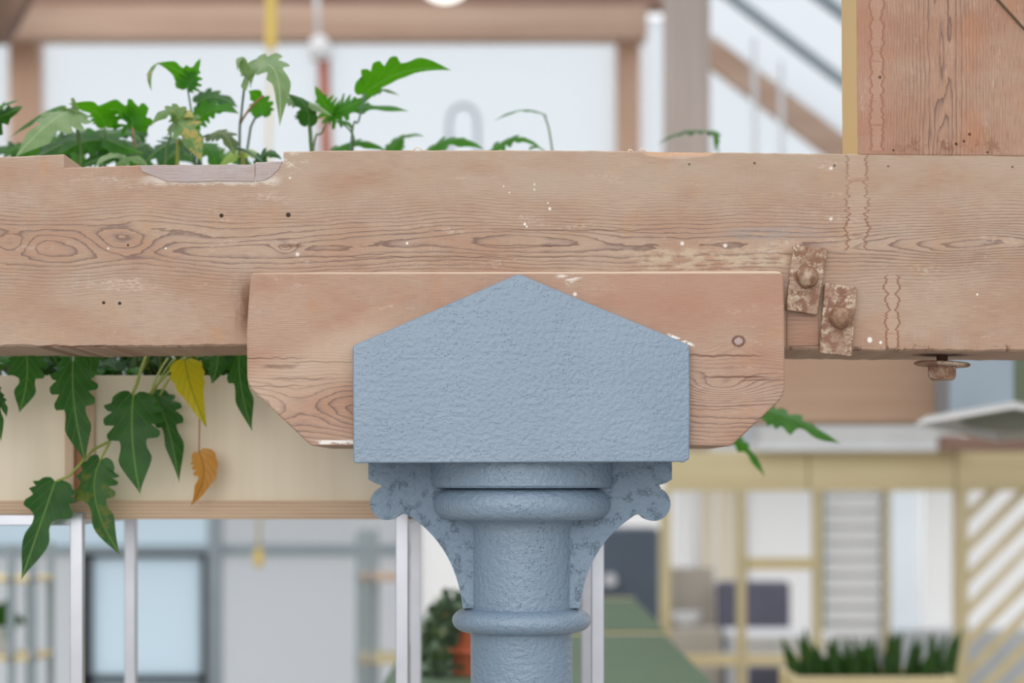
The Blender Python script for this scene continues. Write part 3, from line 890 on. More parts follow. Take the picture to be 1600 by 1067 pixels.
# splintered shavings on the top edge
for (x, y, r) in ((653, 233, 7), (1003, 234, 5), (985, 235.5, 4)):
    mk('splinter', add_tube(bmesh.new(), [P(x - r, y + 2, 2.56), P(x - r * 0.4, y - r * 0.4, 2.56), P(x + r * 0.5, y - 1, 2.56), P(x + r, y + 3, 2.56)], 0.0009, 5), plain('pale_splinter', (226, 206, 178), 0.7), beam, smooth='all')

# packing block between bolster and washers (its joint shows), let into the beam
pk = mk('timber_packing', prism_px([(1229, 490), (1279, 496), (1279, 540), (1229, 541)], 2.545, 2.5425, 2.57), old_timber('packing_wood', 2.545, False, 470, 6, [], 30, seed=7.0, tone=(172, 142, 122)), beam, bevel=0.001)

# bolster (corbel block) under and before the beam
def rounded(pts, radii, n=4):
    out = []
    m = len(pts)
    for i in range(m):
        p = Vector(pts[i]); a = Vector(pts[i - 1]); b = Vector(pts[(i + 1) % m]); r = radii[i]
        if r <= 0: out.append(tuple(p)); continue
        pa = p + (a - p).normalized() * r; pb = p + (b - p).normalized() * r
        for k in range(n + 1):
            t = k / n
            out.append(tuple((1 - t) ** 2 * pa + 2 * t * (1 - t) * p + t * t * pb))
    return out
YC = 2.515
cpts = rounded([(391, 426.5), (500, 425.2), (700, 424.8), (900, 424.4), (1224, 423), (1226, 500), (1226.5, 618), (1143, 697), (900, 696.5), (486, 696.5), (386, 602), (385, 520)],
               [7, 0, 0, 0, 12, 0, 16, 5, 0, 5, 14, 0])
o = mk('timber_bolster', prism_px(cpts, YC, YC, 2.775), M_CORBEL, bevel=0.003, seg=3)
tag(o, 'scrubbed pine bolster with clipped lower corners behind the blue grey gable plate', 'bolster', kind='thing')

# upright post standing on the beam at the right
bm = prism_px([(1341, 241.5), (1339.5, 120), (1338, -160), (1800, -160), (1800, 246), (1600, 243.6)], 2.545, 2.545, 2.665)
post = mk('timber_post', bm, M_POST, bevel=0.0015)
tag(post, 'scrubbed pine post with a sawn yellow edge standing on the near beam', 'post', kind='thing')
b2 = prism_px([(1552, -8), (1601, 46), (1810, 270), (1810, -160), (1552, -160)], 2.545, 2.5405, 2.56)
mk('brace_face', b2, M_POST, post, bevel=0.001)
mk('brace_joint', prism_px([(1549, -8), (1599, 47), (1605, 46), (1556, -8)], 2.545, 2.5425, 2.56), plain('dark_joint_filler', (96, 84, 66), 0.8), post)

# two rusty washer plates with round bolt heads
def washer(corners, c, r, Yf, label):
    o = empty('washer_plate', P(c[0], c[1], YB), label, 'washer plate', 'rusty washer plates on the beam')
    mk('plate', prism_px(rounded(corners, [4] * 4, 3), Yf, Yf, Yf + 0.011), M_RUST, o, bevel=0.0012, seg=2)
    q = Yf / F
    cx, cz = WX(c[0], Yf), WZ(c[1], Yf)
    prof = [(r * 1.02, 0.0), (r * 1.0, 0.004), (r * 0.93, 0.0085), (r * 0.74, 0.0125), (r * 0.45, 0.0150), (r * 0.12, 0.0158)]
    bm = bmesh.new()
    rings = [[bm.verts.new((cx + rr * q * math.cos(k * math.pi / 14), Yf - d, cz + rr * q * math.sin(k * math.pi / 14))) for k in range(28)] for rr, d in prof]
    for a, b in zip(rings, rings[1:]):
        for k in range(28): bm.faces.new((a[k], a[(k + 1) % 28], b[(k + 1) % 28], b[k]))
    bm.faces.new(rings[-1]); bm.faces.new(rings[0])
    h = mk('bolt_head', bm, M_RUST2, o, smooth=True)
    return o
m = Mat('worn_brown_iron'); x, y, z = m.coord()
a = m.noise(x * 140, y * 140, z * 140, 4, 0.6); b = m.noise(x * 45, y * 45, z * 45, 2)
c = m.mix(a.step(0.35, 0.65), lin(122, 88, 68), lin(156, 122, 98)); c = m.mix(b.step(0.55, 0.7) * 0.5, c, lin(204, 186, 166))
m.color(c).rough(0.5, 0.45).bump(a, 0.0008, 0.6)
M_RUST2 = m.m
washer([(1240, 381.5), (1293, 388), (1277, 492), (1228, 484)], (1261.5, 433), 17.5, 2.534, 'rusty cream plate with a domed bolt head, upper one beside the bolster end')
washer([(1289, 442), (1339, 448), (1330.5, 557), (1280.5, 551)], (1313, 496), 18, 2.532, 'rusty cream plate with a domed bolt head, lower one hanging over the beam edge')

# bolt end with washer and hexagon nut below the beam
o = empty('bolt_end', P(1473, 590, 2.63), 'rusty bolt end with a wide washer and nut hanging under the near beam', 'bolt')
Yn = 2.63
cx = WX(1472, Yn)
mk('shank', add_lathe(bmesh.new(), [(0.0075, WZ(576, Yn)), (0.0075, WZ(572, Yn) + 0.06)], (cx, Yn), 16), plain('dark_rusty_iron', (92, 62, 48), 0.7, 0.3, 0, 0.2, 90), o, smooth=True)
zz = WZ(569, Yn)
bm = add_lathe(bmesh.new(), [(0.034, zz - 0.0028), (0.037, zz - 0.0012), (0.037, zz + 0.0012), (0.034, zz + 0.0026)], (cx, Yn), 36)
bmesh.ops.rotate(bm, verts=bm.verts[:], cent=(cx, Yn, zz), matrix=Matrix.Rotation(math.radians(2.5), 3, 'Y'))
mk('washer', bm, M_RUST, o, smooth=True)
bm = bmesh.new()
rN = 0.0205
prof = [(rN * 0.78, WZ(594, Yn)), (rN * 0.97, WZ(590, Yn)), (rN, WZ(585, Yn)), (rN, WZ(571, Yn))]
add_lathe(bm, prof, (cx, Yn), 6)
bmesh.ops.rotate(bm, verts=bm.verts[:], cent=(cx, Yn, zz), matrix=Matrix.Rotation(math.radians(14), 3, 'Z'))
mk('hexagon_nut', bm, M_RUST, o, bevel=0.001)

# ------------------------------------------------------------------ the cast-iron column
CYc = 2.645
ccx = WX(815, CYc)
col = empty('cast_iron_column', (ccx, CYc, 0.0), 'blue grey painted cast iron column with ringed capital, scroll brackets and gable plate', 'column', kind='thing')
q = CYc / F
zc = lambda py: WZ(py, CYc)
def ring(cz, h, r0, r1, n=14, p=2.0):
    """bulging moulding from radius r0 out to r1, half height h"""
    out = []
    for k in range(n + 1):
        a = -math.pi / 2 + math.pi * k / n
        out.append((r0 + (r1 - r0) * abs(math.cos(a)) ** (2 / p), cz + h * math.sin(a)))
    return out
mk('shaft', add_lathe(bmesh.new(), [(0.076, 0.0), (0.076, 0.3)] + [(79.5 * q, zc(1400)), (79.5 * q, zc(993)), (81 * q, zc(985)), (82 * q, zc(944)), (82 * q, zc(830)), (83.5 * q, zc(822)), (88 * q, zc(816)), (97 * q, zc(812.5)), (97 * q, zc(806))], (ccx, CYc), 72), M_PAINT, col, smooth=True)
mk('foot', add_lathe(bmesh.new(), [(0.16, 0.0), (0.16, 0.03), (0.13, 0.04), (0.12, 0.08), (0.09, 0.11), (0.07, 0.12)], (ccx, CYc), 48), M_PAINT, col, smooth=True)
mk('collar_ring', add_lathe(bmesh.new(), [(78 * q, zc(989))] + [(r, z) for r, z in ring(zc(968.5), 18.5 * q, 82 * q, 108.5 * q, 16, 2.2)] + [(78 * q, zc(949))], (ccx, CYc), 72, False), M_PAINT, col, smooth='all')
mk('capital_ring', add_lathe(bmesh.new(), [(90 * q, zc(811))] + ring(zc(787), 24.5 * q, 112 * q, 141.5 * q, 20, 2.7) + [(120 * q, zc(761.5)), (90 * q, zc(760))], (ccx, CYc), 80, False), M_PAINT, col, smooth='all')
mk('abacus', add_lathe(bmesh.new(), [(120 * q, zc(763)), (140.5 * q, zc(761.5)), (144 * q, zc(758)), (144.5 * q, zc(740)), (144.5 * q, zc(716))], (ccx, CYc), 80), M_PAINT, col, smooth=True)

def arc(cx, cy, r, a0, a1, n=12):
    return [(cx + r * math.cos(math.radians(a0 + (a1 - a0) * k / n)), cy - r * math.sin(math.radians(a0 + (a1 - a0) * k / n))) for k in range(n + 1)]
YBr = 2.615
# left bracket outline: top, scroll lobe, concave sweep down to the collar
def sweep(p0, pm, p1, n=14):
    return [(v.x, v.y) for v in bez((p0[0], p0[1], 0), (pm[0], pm[1], 0), (p1[0], p1[1], 0), n)]
lb = [(740, 718), (575.5, 718), (575.5, 749), (585, 754.5), (596.5, 758.5), (594, 763)] + arc(604.5, 786, 26.5, 112, 300, 16) + [(624, 804.5), (629, 802.5), (634, 803.5)] + sweep((640, 806), (697, 866), (723, 950)) + [(740, 950)]
rb = [(890, 718), (1050, 718), (1050, 749), (1041, 754.5), (1030, 758), (1033, 763)] + [(1626 - x, y + 1.5) for x, y in arc(604.5, 786, 26.5, 112, 300, 16)] + [(1003, 806), (997.5, 803.5), (992, 805)] + sweep((986, 809), (931, 868), (906, 950)) + [(890, 950)]
mk('bracket', prism_px(lb, YBr, YBr, 2.675), M_PAINT2, col, bevel=0.002, seg=2)
mk('bracket', prism_px(rb, YBr, YBr, 2.675), M_PAINT2, col, bevel=0.002, seg=2)
gp = [(551, 541), (556, 538), (700, 475.5), (806, 429.5), (811, 428.3), (816, 430), (940, 482), (1070, 535.5), (1077.5, 541), (1078, 640), (1077, 717), (1073, 719), (1068, 723), (1064, 721.5), (800, 722.5), (556, 723.5), (552, 722)]
mk('gable_plate', prism_px(gp, 2.5, 2.5, 2.515), M_PAINT3, col, bevel=0.0016, seg=2)
gp_back = [(551, 541), (811, 428.3), (1078, 541), (1077, 720), (552, 722)]
mk('gable_plate', prism_px(gp_back, 2.5, 2.775, 2.79), M_PAINT3, col, bevel=0.0016)
mk('saddle_base', prism_px([(553, 698.5), (1076, 698.5), (1075, 719), (553, 721)], 2.5, 2.512, 2.778), M_PAINT, col)

# ------------------------------------------------------------------ aluminium stand and ply planter behind the beam
YF, YR = 2.85, 3.25
st = empty('planter_stand', (WX(530, YF), 3.05, 0), 'aluminium tube stand with square legs carrying the ply planter', 'stand')
tb = 0.0185
def tube_box(x, Y, z0, z1): return box((x - tb / 2, Y, z0), (x + tb / 2, Y + tb, z1))
for px in (-390, 119, 628, 934):
    x = WX(px, YF)
    mk('leg', tube_box(x, YF, 0.0, WZ(801.5, YF)), M_ALU, st, bevel=0.0012)
    mk('leg', tube_box(x, YR, 0.0, WZ(801.5, YF)), M_ALU, st, bevel=0.0012)
    mk('cross_rail', box((x - tb / 2, YF + tb, WZ(820, YF)), (x + tb / 2, YR, WZ(820, YF) + tb)), M_ALU, st, bevel=0.001)
mk('front_rail', box((WX(-390, YF) + tb / 2, YF + 0.001, WZ(821, YF)), (WX(119, YF) - tb / 2, YF + tb, WZ(804, YF))), M_ALU, st, bevel=0.0012)
mk('rear_rail', box((WX(-390, YF), YR + 0.001, WZ(820, YF)), (WX(934, YF), YR + tb - 0.001, WZ(820, YF) + tb)), M_ALU, st, bevel=0.0012)

YPf = 2.872
pl = empty('ply_planter', (WX(300, YPf), 3.06, WZ(812, YPf)), 'long pale plywood planter trough behind the beam', 'planter')
zb, zt = WZ(812, YPf), WZ(586, YPf)
xl, xr = WX(-420, YPf), WX(946, YPf)
mk('bottom_board', box((xl, YPf, WZ(811, YPf)), (xr, YR + 0.02, WZ(783, YPf))), M_PLYEDGE, pl, bevel=0.0008)
for pa, pb in ((-420, 101), (146, 946)):
    mk('front_panel', box((WX(pa, YPf), YPf + 0.012, WZ(783, YPf)), (WX(pb, YPf), YPf + 0.024, zt)), M_CREAM, pl, bevel=0.0008)
mk('divider', box((WX(101, YPf), YPf - 0.001, WZ(800, YPf)), (WX(115, YPf), YPf + 0.1, zt)), M_PLYSIDE, pl, bevel=0.0006)
mk('divider', box((WX(128, YPf), YPf + 0.006, WZ(783, YPf)), (WX(146, YPf), YPf + 0.1, zt)), M_PLYSIDE, pl, bevel=0.0006)
mk('joint_strip', box((WX(115, YPf), YPf + 0.01, WZ(796, YPf)), (WX(128, YPf), YPf + 0.02, zt - 0.01)), plain('brown_ply_edge', (164, 116, 84), 0.7), pl)
mk('end_panel', box((xr - 0.012, YPf + 0.024, WZ(783, YPf)), (xr, YR, zt)), M_CREAM, pl)
mk('end_panel', box((xl, YPf + 0.024, WZ(783, YPf)), (xl + 0.012, YR, zt)), M_CREAM, pl)
mk('back_panel', box((xl, YR, WZ(783, YPf)), (xr, YR + 0.012, zt)), M_CREAM, pl)
zs = zt - 0.025
so = mk('soil', box((xl + 0.012, YPf + 0.024, WZ(783, YPf)), (xr - 0.012, YR, zs)), M_SOIL, pl)
so['kind'] = 'stuff'

# ------------------------------------------------------------------ leaves
VA = [(0, 0), (-.07, .18), (-.06, .48), (.01, .72), (.08, .74), (.11, 1.0), (.17, .84), (.18, .70), (.24, 1.0), (.31, .95), (.32, .62), (.40, .88), (.47, .80), (.48, .46), (.57, .44), (.67, .56), (.76, .45), (.86, .25), (.94, .09), (1, 0)]
VB = [(0, 0), (-.06, .25), (-.02, .58), (.05, .68), (.09, .92), (.15, .72), (.21, .98), (.27, .74), (.35, 1.0), (.42, .97), (.45, .62), (.50, .38), (.58, .36), (.66, .50), (.74, .50), (.84, .33), (.93, .12), (1, 0)]
VC = [(0, 0), (-.08, .3), (-.02, .75), (.05, .38), (.08, .92), (.15, 1.0), (.17, .42), (.25, .92), (.33, 1.0), (.33, .38), (.43, .78), (.51, .78), (.51, .32), (.63, .50), (.69, .27), (.85, .18), (1, 0)]
VD = [(0, 0), (-.05, .35), (.04, .82), (.12, .95), (.18, .88), (.28, 1), (.38, .84), (.48, .82), (.58, .60), (.72, .42), (.88, .2), (1, 0)]
SHAPES = {'A': VA, 'B': VB, 'C': VC, 'D': VD}

def catmull(pts, n=2):
    out = []
    for i in range(len(pts) - 1):
        p0 = Vector(pts[max(i - 1, 0)]); p1 = Vector(pts[i]); p2 = Vector(pts[i + 1]); p3 = Vector(pts[min(i + 2, len(pts) - 1)])
        for k in range(n):
            t = k / n
            v = 0.5 * (2 * p1 + (p2 - p0) * t + (2 * p0 - 5 * p1 + 4 * p2 - p3) * t * t + (3 * p1 - p0 - 3 * p2 + p3) * t ** 3)
            out.append((v.x, max(0.0, v.y)))
    out.append(tuple(pts[-1]))
    return out

def blade(p0, pm, p1, hw, shapes, face, fold, ripple, rnd, hwR=None, sub=2, twist=0.0):
    """lobed leaf blade. hw, hwR: half widths left/right of the midrib in metres"""
    bm = bmesh.new()
    uvl = bm.loops.layers.uv.new('UVMap')
    C = bez(p0, pm, p1, 40)
    L = sum((b - a).length for a, b in zip(C, C[1:]))
    def mid(u):
        if u <= 0: return C[0] + (C[1] - C[0]) * (u * 40)
        i = min(39, int(u * 40)); return C[i].lerp(C[i + 1], u * 40 - i)
    def frame(u):
        i = max(0, min(39, int(u * 40)))
        T = (C[i + 1] - C[i]).normalized()
        Nf = face - T * face.dot(T)
        if Nf.length < 1e-4: Nf = Vector((0, -1, 0))
        Nf.normalize()
        S = Nf.cross(T).normalized()
        if twist:
            R = Matrix.Rotation(twist * u, 3, T)
            S, Nf = R @ S, R @ Nf
        return S, Nf
    uvs = {}
    def vert(u, v, s, w, m_u):
        S, Nf = frame(m_u if w == 0 else u)
        base = mid(u)
        a = v * w * s
        off = S * (a * math.cos(fold)) - Nf * (abs(a) * math.sin(fold))
        off += Nf * (ripple * w * v * v * math.sin(u * 17 + s * 1.3 + rnd))
        vv = bm.verts.new(base + off)
        uvs[vv] = (u, v * s)
        return vv
    fr = (0.38, 0.72, 1.0)
    first = None
    for s, shp, w in ((1, shapes[0], hw), (-1, shapes[1], hwR or hw)):
        outl = catmull(SHAPES[shp], sub)
        run = 0.0
        rows = []
        for (u, v) in outl:
            run = max(run, min(1.0, max(0.0, u - 0.12 * v * (1 - u))))
            mu = run
            row = [vert(mu, 0.0, s, w, mu)]
            for f in fr:
                row.append(vert(mu + (u - mu) * f, v * f, s, w, mu))
            rows.append(row)
        for a, b in zip(rows, rows[1:]):
            for k in range(3):
                try:
                    f = bm.faces.new((a[k], a[k + 1], b[k + 1], b[k]) if s > 0 else (a[k], b[k], b[k + 1], a[k + 1]))
                except ValueError: continue
                for lp in f.loops: lp[uvl].uv = uvs[lp.vert]
    bmesh.ops.remove_doubles(bm, verts=bm.verts[:], dist=1e-5)
    return bm

PLANT = {}
def leaf(plant, b, m, t, hw, mat, shp='AB', face=(0, -0.85, 0.5), fold=0.25, ripple=0.08, stalk=None, hwR=None, stalk_mat=None, label=None, sub=2, twist=0.0, sr=0.0016):
    """b, m, t: base, middle and tip as (px, py, Y); hw half width in px; stalk: list of (px, py, Y) from the soil to the leaf base"""
    b, m, t = P(*b), P(*m), P(*t)
    s = b.y / F
    T = (t - b).normalized(); S_ = Vector(face).cross(T)
    vis = math.sqrt(max(0.0, 1 - (S_.y / S_.length) ** 2)) * math.cos(fold)
    hw *= 1.08 / max(0.5, vis)
    if hwR: hwR *= 1.08 / max(0.5, vis)
    bm = blade(b, m, t, hw * s, shp, Vector(face), fold, ripple, random.uniform(0, 6), (hwR * s) if hwR else None, sub, twist)
    me = bpy.data.meshes.new('leaf'); bm.to_mesh(me); bm.free()
    o = bpy.data.objects.new('leaf', me); COL.objects.link(o); me.materials.append(mat)
    for p in me.polygons: p.use_smooth = True
    adopt(o, plant)
    if label: o['label'] = label
    if stalk:
        pts = [P(*q_) for q_ in stalk] + [b]
        sm = []
        for i in range(len(pts) - 1):
            a0 = pts[max(i - 1, 0)]; a1, a2 = pts[i], pts[i + 1]; a3 = pts[min(i + 2, len(pts) - 1)]
            for k in range(4):
                u = k / 4
                sm.append(0.5 * (2 * a1 + (a2 - a0) * u + (2 * a0 - 5 * a1 + 4 * a2 - a3) * u * u + (3 * a1 - a0 - 3 * a2 + a3) * u ** 3))
        sm.append(pts[-1])
        mk('stalk', add_tube(bmesh.new(), sm, sr * 1.15, 6, sr * 0.85), stalk_mat or M_STALK, o, smooth='all')
    return o

def plant(px, label, Y=3.06):
    return empty('philodendron', (WX(px, Y), Y, zs), label, 'plant', None)

UP = (0, 0.35, 0.95)          # seen from below
SOILY = 600
# --- plant at the far left
p = plant(30, 'lobed green philodendron at the left end, spreading low over the beam')
leaf(p, (-36, 196, 3.0), (2, 182, 2.98), (36, 166, 2.96), 32, L_DARK, 'CC', (0, -0.9, 0.4), 0.15, stalk=[(-20, SOILY, 3.05), (-34, 380, 3.03)])
leaf(p, (-34, 182, 2.98), (-4, 166, 2.96), (30, 156, 2.95), 18, L_MID, 'CC', (0, -0.5, 0.8), 0.2, stalk=[(-30, SOILY, 3.05), (-40, 380, 3.03)])
leaf(p, (112, 172, 2.95), (72, 196, 2.90), (24, 246, 2.87), 40, L_PALE, 'AA', (-0.15, -0.9, 0.4), 0.2, stalk=[(120, SOILY, 3.0), (126, 300, 2.98), (124, 212, 2.97)], hwR=28)
leaf(p, (118, 190, 2.98), (112, 172, 2.95), (116, 152, 2.93), 22, L_PALE, 'AA', (0.2, -0.8, 0.5), 0.4, stalk=[(125, 480, 3.0), (122, 240, 2.99)])
leaf(p, (96, 165, 3.05), (58, 182, 3.03), (14, 216, 3.0), 12, L_MID, 'AB', (-0.3, -0.4, 0.8), 0.3, stalk=[(60, SOILY, 3.1), (90, 300, 3.08)])
leaf(p, (164, 197, 3.0), (148, 174, 2.98), (106, 162, 2.94), 17, L_LIT, 'AA', (0, -0.6, -0.7), 0.1, stalk=[(158, SOILY, 3.06), (164, 300, 3.03)], hwR=24)
leaf(p, (207, 199, 2.98), (196, 178, 2.99), (150, 166, 3.02), 24, L_LIT, 'CA', (0.1, -0.75, -0.6), 0.1, stalk=[(214, SOILY, 3.05), (216, 300, 3.02)], stalk_mat=M_STALK_D)
leaf(p, (200, 192, 2.99), (208, 178, 2.99), (208, 158, 2.98), 17, L_LIT, 'BA', (0.1, -0.9, -0.4), 0.1)
leaf(p, (150, 210, 3.06), (105, 222, 3.03), (50, 250, 3.0), 30, L_DARK, 'CA', (-0.2, -0.85, 0.5), 0.3, stalk=[(170, SOILY, 3.1), (160, 320, 3.08)])
leaf(p, (178, 222, 3.02), (130, 222, 2.99), (84, 250, 2.96), 30, L_MID, 'CA', (0, -0.85, 0.5), 0.3, stalk=[(180, SOILY, 3.1), (186, 330, 3.05), (150, 222, 3.03), (128, 198, 3.0)][0:2])
leaf(p, (146, 206, 3.03), (172, 220, 3.0), (224, 240, 2.96), 30, L_MID, 'CA', (0.1, -0.85, 0.5), 0.25, stalk=[(150, SOILY, 3.1), (140, 330, 3.06)])
leaf(p, (150, 218, 3.1), (190, 205, 3.08), (222, 222, 3.05), 20, L_MID, 'CC', (0.1, -0.5, 0.8), 0.2, stalk=[(170, SOILY, 3.15), (150, 330, 3.12)])
leaf(p, (226, 226, 3.05), (176, 240, 3.0), (118, 264, 2.97), 26, L_DARK, 'CA', (0, -0.85, 0.5), 0.2, stalk=[(240, SOILY, 3.1), (236, 330, 3.06)])
leaf(p, (194, 250, 2.92), (172, 240, 2.9), (148, 262, 2.87), 15, L_PALE, 'DA', (-0.2, -0.7, 0.7), 0.35, stalk=[(200, SOILY, 3.0), (204, 360, 2.96)])
leaf(p, (182, 256, 2.88), (208, 245, 2.87), (232, 262, 2.86), 12, L_VAR, 'DA', (0.1, -0.6, 0.8), 0.35, stalk=[(190, SOILY, 3.0), (186, 380, 2.92)])
for (b_, m_, t_, w_, mt_) in (((70, 236, 3.12), (96, 216, 3.1), (140, 214, 3.08), 18, L_MID), ((226, 214, 3.12), (200, 206, 3.1), (164, 226, 3.08), 20, L_DARK), ((60, 250, 3.05), (30, 232, 3.03), (4, 250, 3.0), 16, L_MID),
                              ((110, 238, 3.14), (80, 232, 3.12), (40, 250, 3.1), 20, L_DARK), ((190, 242, 3.14), (220, 228, 3.12), (246, 246, 3.1), 16, L_DARK), ((120, 262, 3.2), (96, 240, 3.18), (66, 262, 3.16), 24, L_MID), ((250, 268, 3.2), (280, 238, 3.18), (310, 262, 3.16), 22, L_DARK),
                              ((330, 270, 3.22), (360, 244, 3.2), (400, 266, 3.18), 20, L_MID), ((230, 270, 3.2), (190, 244, 3.18), (150, 268, 3.16), 22, L_MID), ((40, 256, 3.2), (14, 234, 3.18), (-20, 250, 3.16), 20, L_DARK)):
    leaf(p, b_, m_, t_, w_, mt_, 'CA', (0, -0.85, 0.5), 0.2, stalk=[(b_[0] + 6, SOILY, b_[2] + 0.04), (b_[0] + 4, 340, b_[2] + 0.02)])
# --- tall plant in the middle left
p = plant(330, 'tall philodendron with the highest leaves, growing behind the notch of the beam')
leaf(p, (293, 137, 2.98), (280, 112, 2.98), (244, 98, 2.97), 17, L_LIT, 'DA', (0.1, -0.7, -0.6), 0.1, stalk=[(330, SOILY, 3.05), (318, 290, 3.02), (300, 180, 3.0)], hwR=16, stalk_mat=M_STALK_G)
leaf(p, (292, 137, 2.98), (302, 116, 2.98), (313, 91, 2.97), 17, L_LIT, 'CC', (0.2, -0.9, -0.4), 0.1)
leaf(p, (246, 99, 2.97), (233, 112, 2.94), (237, 143, 2.92), 8, L_VAR, 'DD', (-0.6, -0.75, 0.3), 0.35, hwR=9)
leaf(p, (384, 117, 2.93), (428, 108, 2.88), (437, 198, 2.86), 30, L_PALE, 'AC', (0.25, -0.85, 0.45), 0.15, stalk=[(372, SOILY, 3.05), (374, 240, 3.0), (377, 180, 2.97)], hwR=30, stalk_mat=M_STALK_G, sr=0.002)
leaf(p, (386, 117, 2.93), (374, 92, 2.92), (371, 112, 2.9), 9, L_PALE, 'DD', (-0.3, -0.85, 0.4), 0.3, hwR=7)
leaf(p, (409, 179, 3.0), (404, 155, 3.0), (388, 142, 2.99), 20, L_LIT, 'AA', (0, -0.9, -0.4), 0.1, stalk=[(372, SOILY, 3.08), (386, 236, 3.04)], stalk_mat=M_STALK_G, sr=0.002, hwR=18)
leaf(p, (272, 190, 2.9), (292, 205, 2.87), (316, 256, 2.86), 30, L_VAR, 'AA', (-0.1, -0.85, 0.45), 0.2, hwR=24, stalk=[(256, SOILY, 3.0), (258, 270, 2.94), (266, 215, 2.92)], stalk_mat=M_STALK)
leaf(p, (280, 186, 2.89), (262, 174, 2.88), (235, 196, 2.87), 14, L_VAR, 'AA', (-0.2, -0.8, 0.5), 0.3, hwR=17)
leaf(p, (283, 190, 2.9), (290, 178, 2.89), (303, 184, 2.88), 12, make_leaf('tan_blotched_leaf', (196, 172, 104), (180, 180, 100), (150, 160, 90), (200, 170, 60)), 'DD', (0, -0.8, 0.5), 0.3)
leaf(p, (306, 193, 3.02), (336, 172, 3.0), (374, 178, 2.97), 22, L_LIT, 'AC', (0.1, -0.9, 0.3), 0.2, stalk=[(318, SOILY, 3.1), (310, 260, 3.05)], hwR=14, stalk_mat=M_STALK_G)
leaf(p, (308, 160, 3.06), (338, 152, 3.05), (372, 168, 3.02), 18, L_DARK, 'AA', (0.1, -0.9, 0.4), 0.3, stalk=[(318, 480, 3.12), (312, 230, 3.08)])
leaf(p, (326, 210, 2.94), (352, 212, 2.91), (366, 245, 2.89), 22, make_leaf('olive_leaf', (70, 92, 52), (104, 122, 72), (140, 158, 96), (96, 130, 40), 0.3), 'AA', (0.2, -0.8, 0.5), 0.4, stalk=[(330, SOILY, 3.04), (306, 270, 2.98), (312, 222, 2.96)], hwR=14, stalk_mat=M_STALK_G)
leaf(p, (300, 222, 3.04), (262, 226, 3.0), (226, 254, 2.97), 26, L_DARK, 'AC', (-0.1, -0.85, 0.5), 0.25, stalk=[(300, SOILY, 3.1), (306, 330, 3.07)])
leaf(p, (318, 224, 3.04), (332, 240, 3.0), (340, 272, 2.98), 18, L_LIT, 'AA', (0.1, -0.8, 0.5), 0.25, stalk=[(300, SOILY, 3.1), (306, 330, 3.07)])
leaf(p, (398, 236, 3.03), (370, 240, 3.0), (340, 264, 2.97), 16, make_leaf('young_yellow_green_leaf', (158, 192, 86), (178, 204, 110), (190, 210, 130), (180, 210, 60), 0.5), 'AD', (0, -0.7, 0.7), 0.2, stalk=[(392, SOILY, 3.1), (404, 330, 3.06)])
leaf(p, (404, 256, 2.94), (420, 238, 2.93), (441, 250, 2.92), 13, L_DARK, 'CA', (0.1, -0.7, 0.6), 0.3, stalk=[(390, SOILY, 3.02), (396, 340, 2.97)])
mk('stem', add_tube(bmesh.new(), bez(P(275, SOILY, 2.98), P(276, 300, 2.95), P(281, 220, 2.93), 8), 0.003, 8), M_STALK_B, p, smooth='all')
mk('stem', add_tube(bmesh.new(), bez(P(378, SOILY, 3.02), P(380, 330, 3.0), P(379, 236, 2.99), 8), 0.0035, 8), M_STALK_B, p, smooth='all')
mk('stem', add_tube(bmesh.new(), bez(P(412, 255, 2.93), P(385, 236, 2.93), P(362, 232, 2.94), 8), 0.0022, 8), M_STALK_G, p, smooth='all')
mk('stem', add_tube(bmesh.new(), bez(P(376, 192, 2.98), P(392, 168, 2.95), P(412, 150, 2.93), 8), 0.0018, 8), M_STALK_D, p, smooth='all')
# --- plant right of it with the long winged leaf
p = plant(540, 'philodendron with a long winged leaf reaching right above the beam')
leaf(p, (571, 146, 3.02), (634, 112, 3.0), (706, 110, 2.98), 25, L_LIT, 'AD', (0.15, -0.75, -0.5), 0.1, stalk=[(530, SOILY, 3.1), (548, 230, 3.05), (560, 190, 3.03)], hwR=8, stalk_mat=M_STALK_G)
leaf(p, (520, 178, 3.06), (545, 166, 3.04), (582, 150, 3.02), 26, L_LIT, 'CC', (0.1, -0.8, 0.4), 0.1, stalk=[(470, SOILY, 3.12), (488, 250, 3.09), (502, 208, 3.07)], stalk_mat=M_STALK)
leaf(p, (522, 178, 3.06), (506, 160, 3.05), (492, 134, 3.04), 22, L_LIT, 'CC', (-0.1, -0.8, 0.4), 0.1)
leaf(p, (524, 174, 3.06), (580, 168, 3.05), (640, 174, 3.04), 15, L_LIT, 'BB', (0.1, -0.6, 0.75), 0.15, hwR=9)
leaf(p, (570, 150, 3.08), (596, 140, 3.09), (625, 150, 3.1), 7, L_MID, 'BB', (0.1, -0.6, 0.75), 0.2)
leaf(p, (482, 194, 2.97), (476, 164, 2.96), (446, 146, 2.95), 17, L_DARK, 'AD', (0.2, -0.8, 0.5), 0.3, stalk=[(470, SOILY, 3.06), (486, 300, 3.02), (484, 220, 2.99)], hwR=12)
leaf(p, (448, 152, 2.98), (482, 160, 2.97), (520, 182, 2.95), 11, L_PALE, 'AA', (0.1, -0.6, 0.75), 0.4)
leaf(p, (528, 188, 3.03), (544, 192, 3.02), (551, 206, 3.01), 5, L_MID, 'DD', (0.1, -0.6, 0.75), 0.4, stalk=[(540, SOILY, 3.1), (550, 260, 3.06), (552, 212, 3.03)])
leaf(p, (508, 244, 3.1), (558, 222, 3.08), (606, 238, 3.06), 14, L_LIT, 'CA', (0, -0.6, 0.8), 0.25, stalk=[(520, SOILY, 3.15), (505, 330, 3.12)])
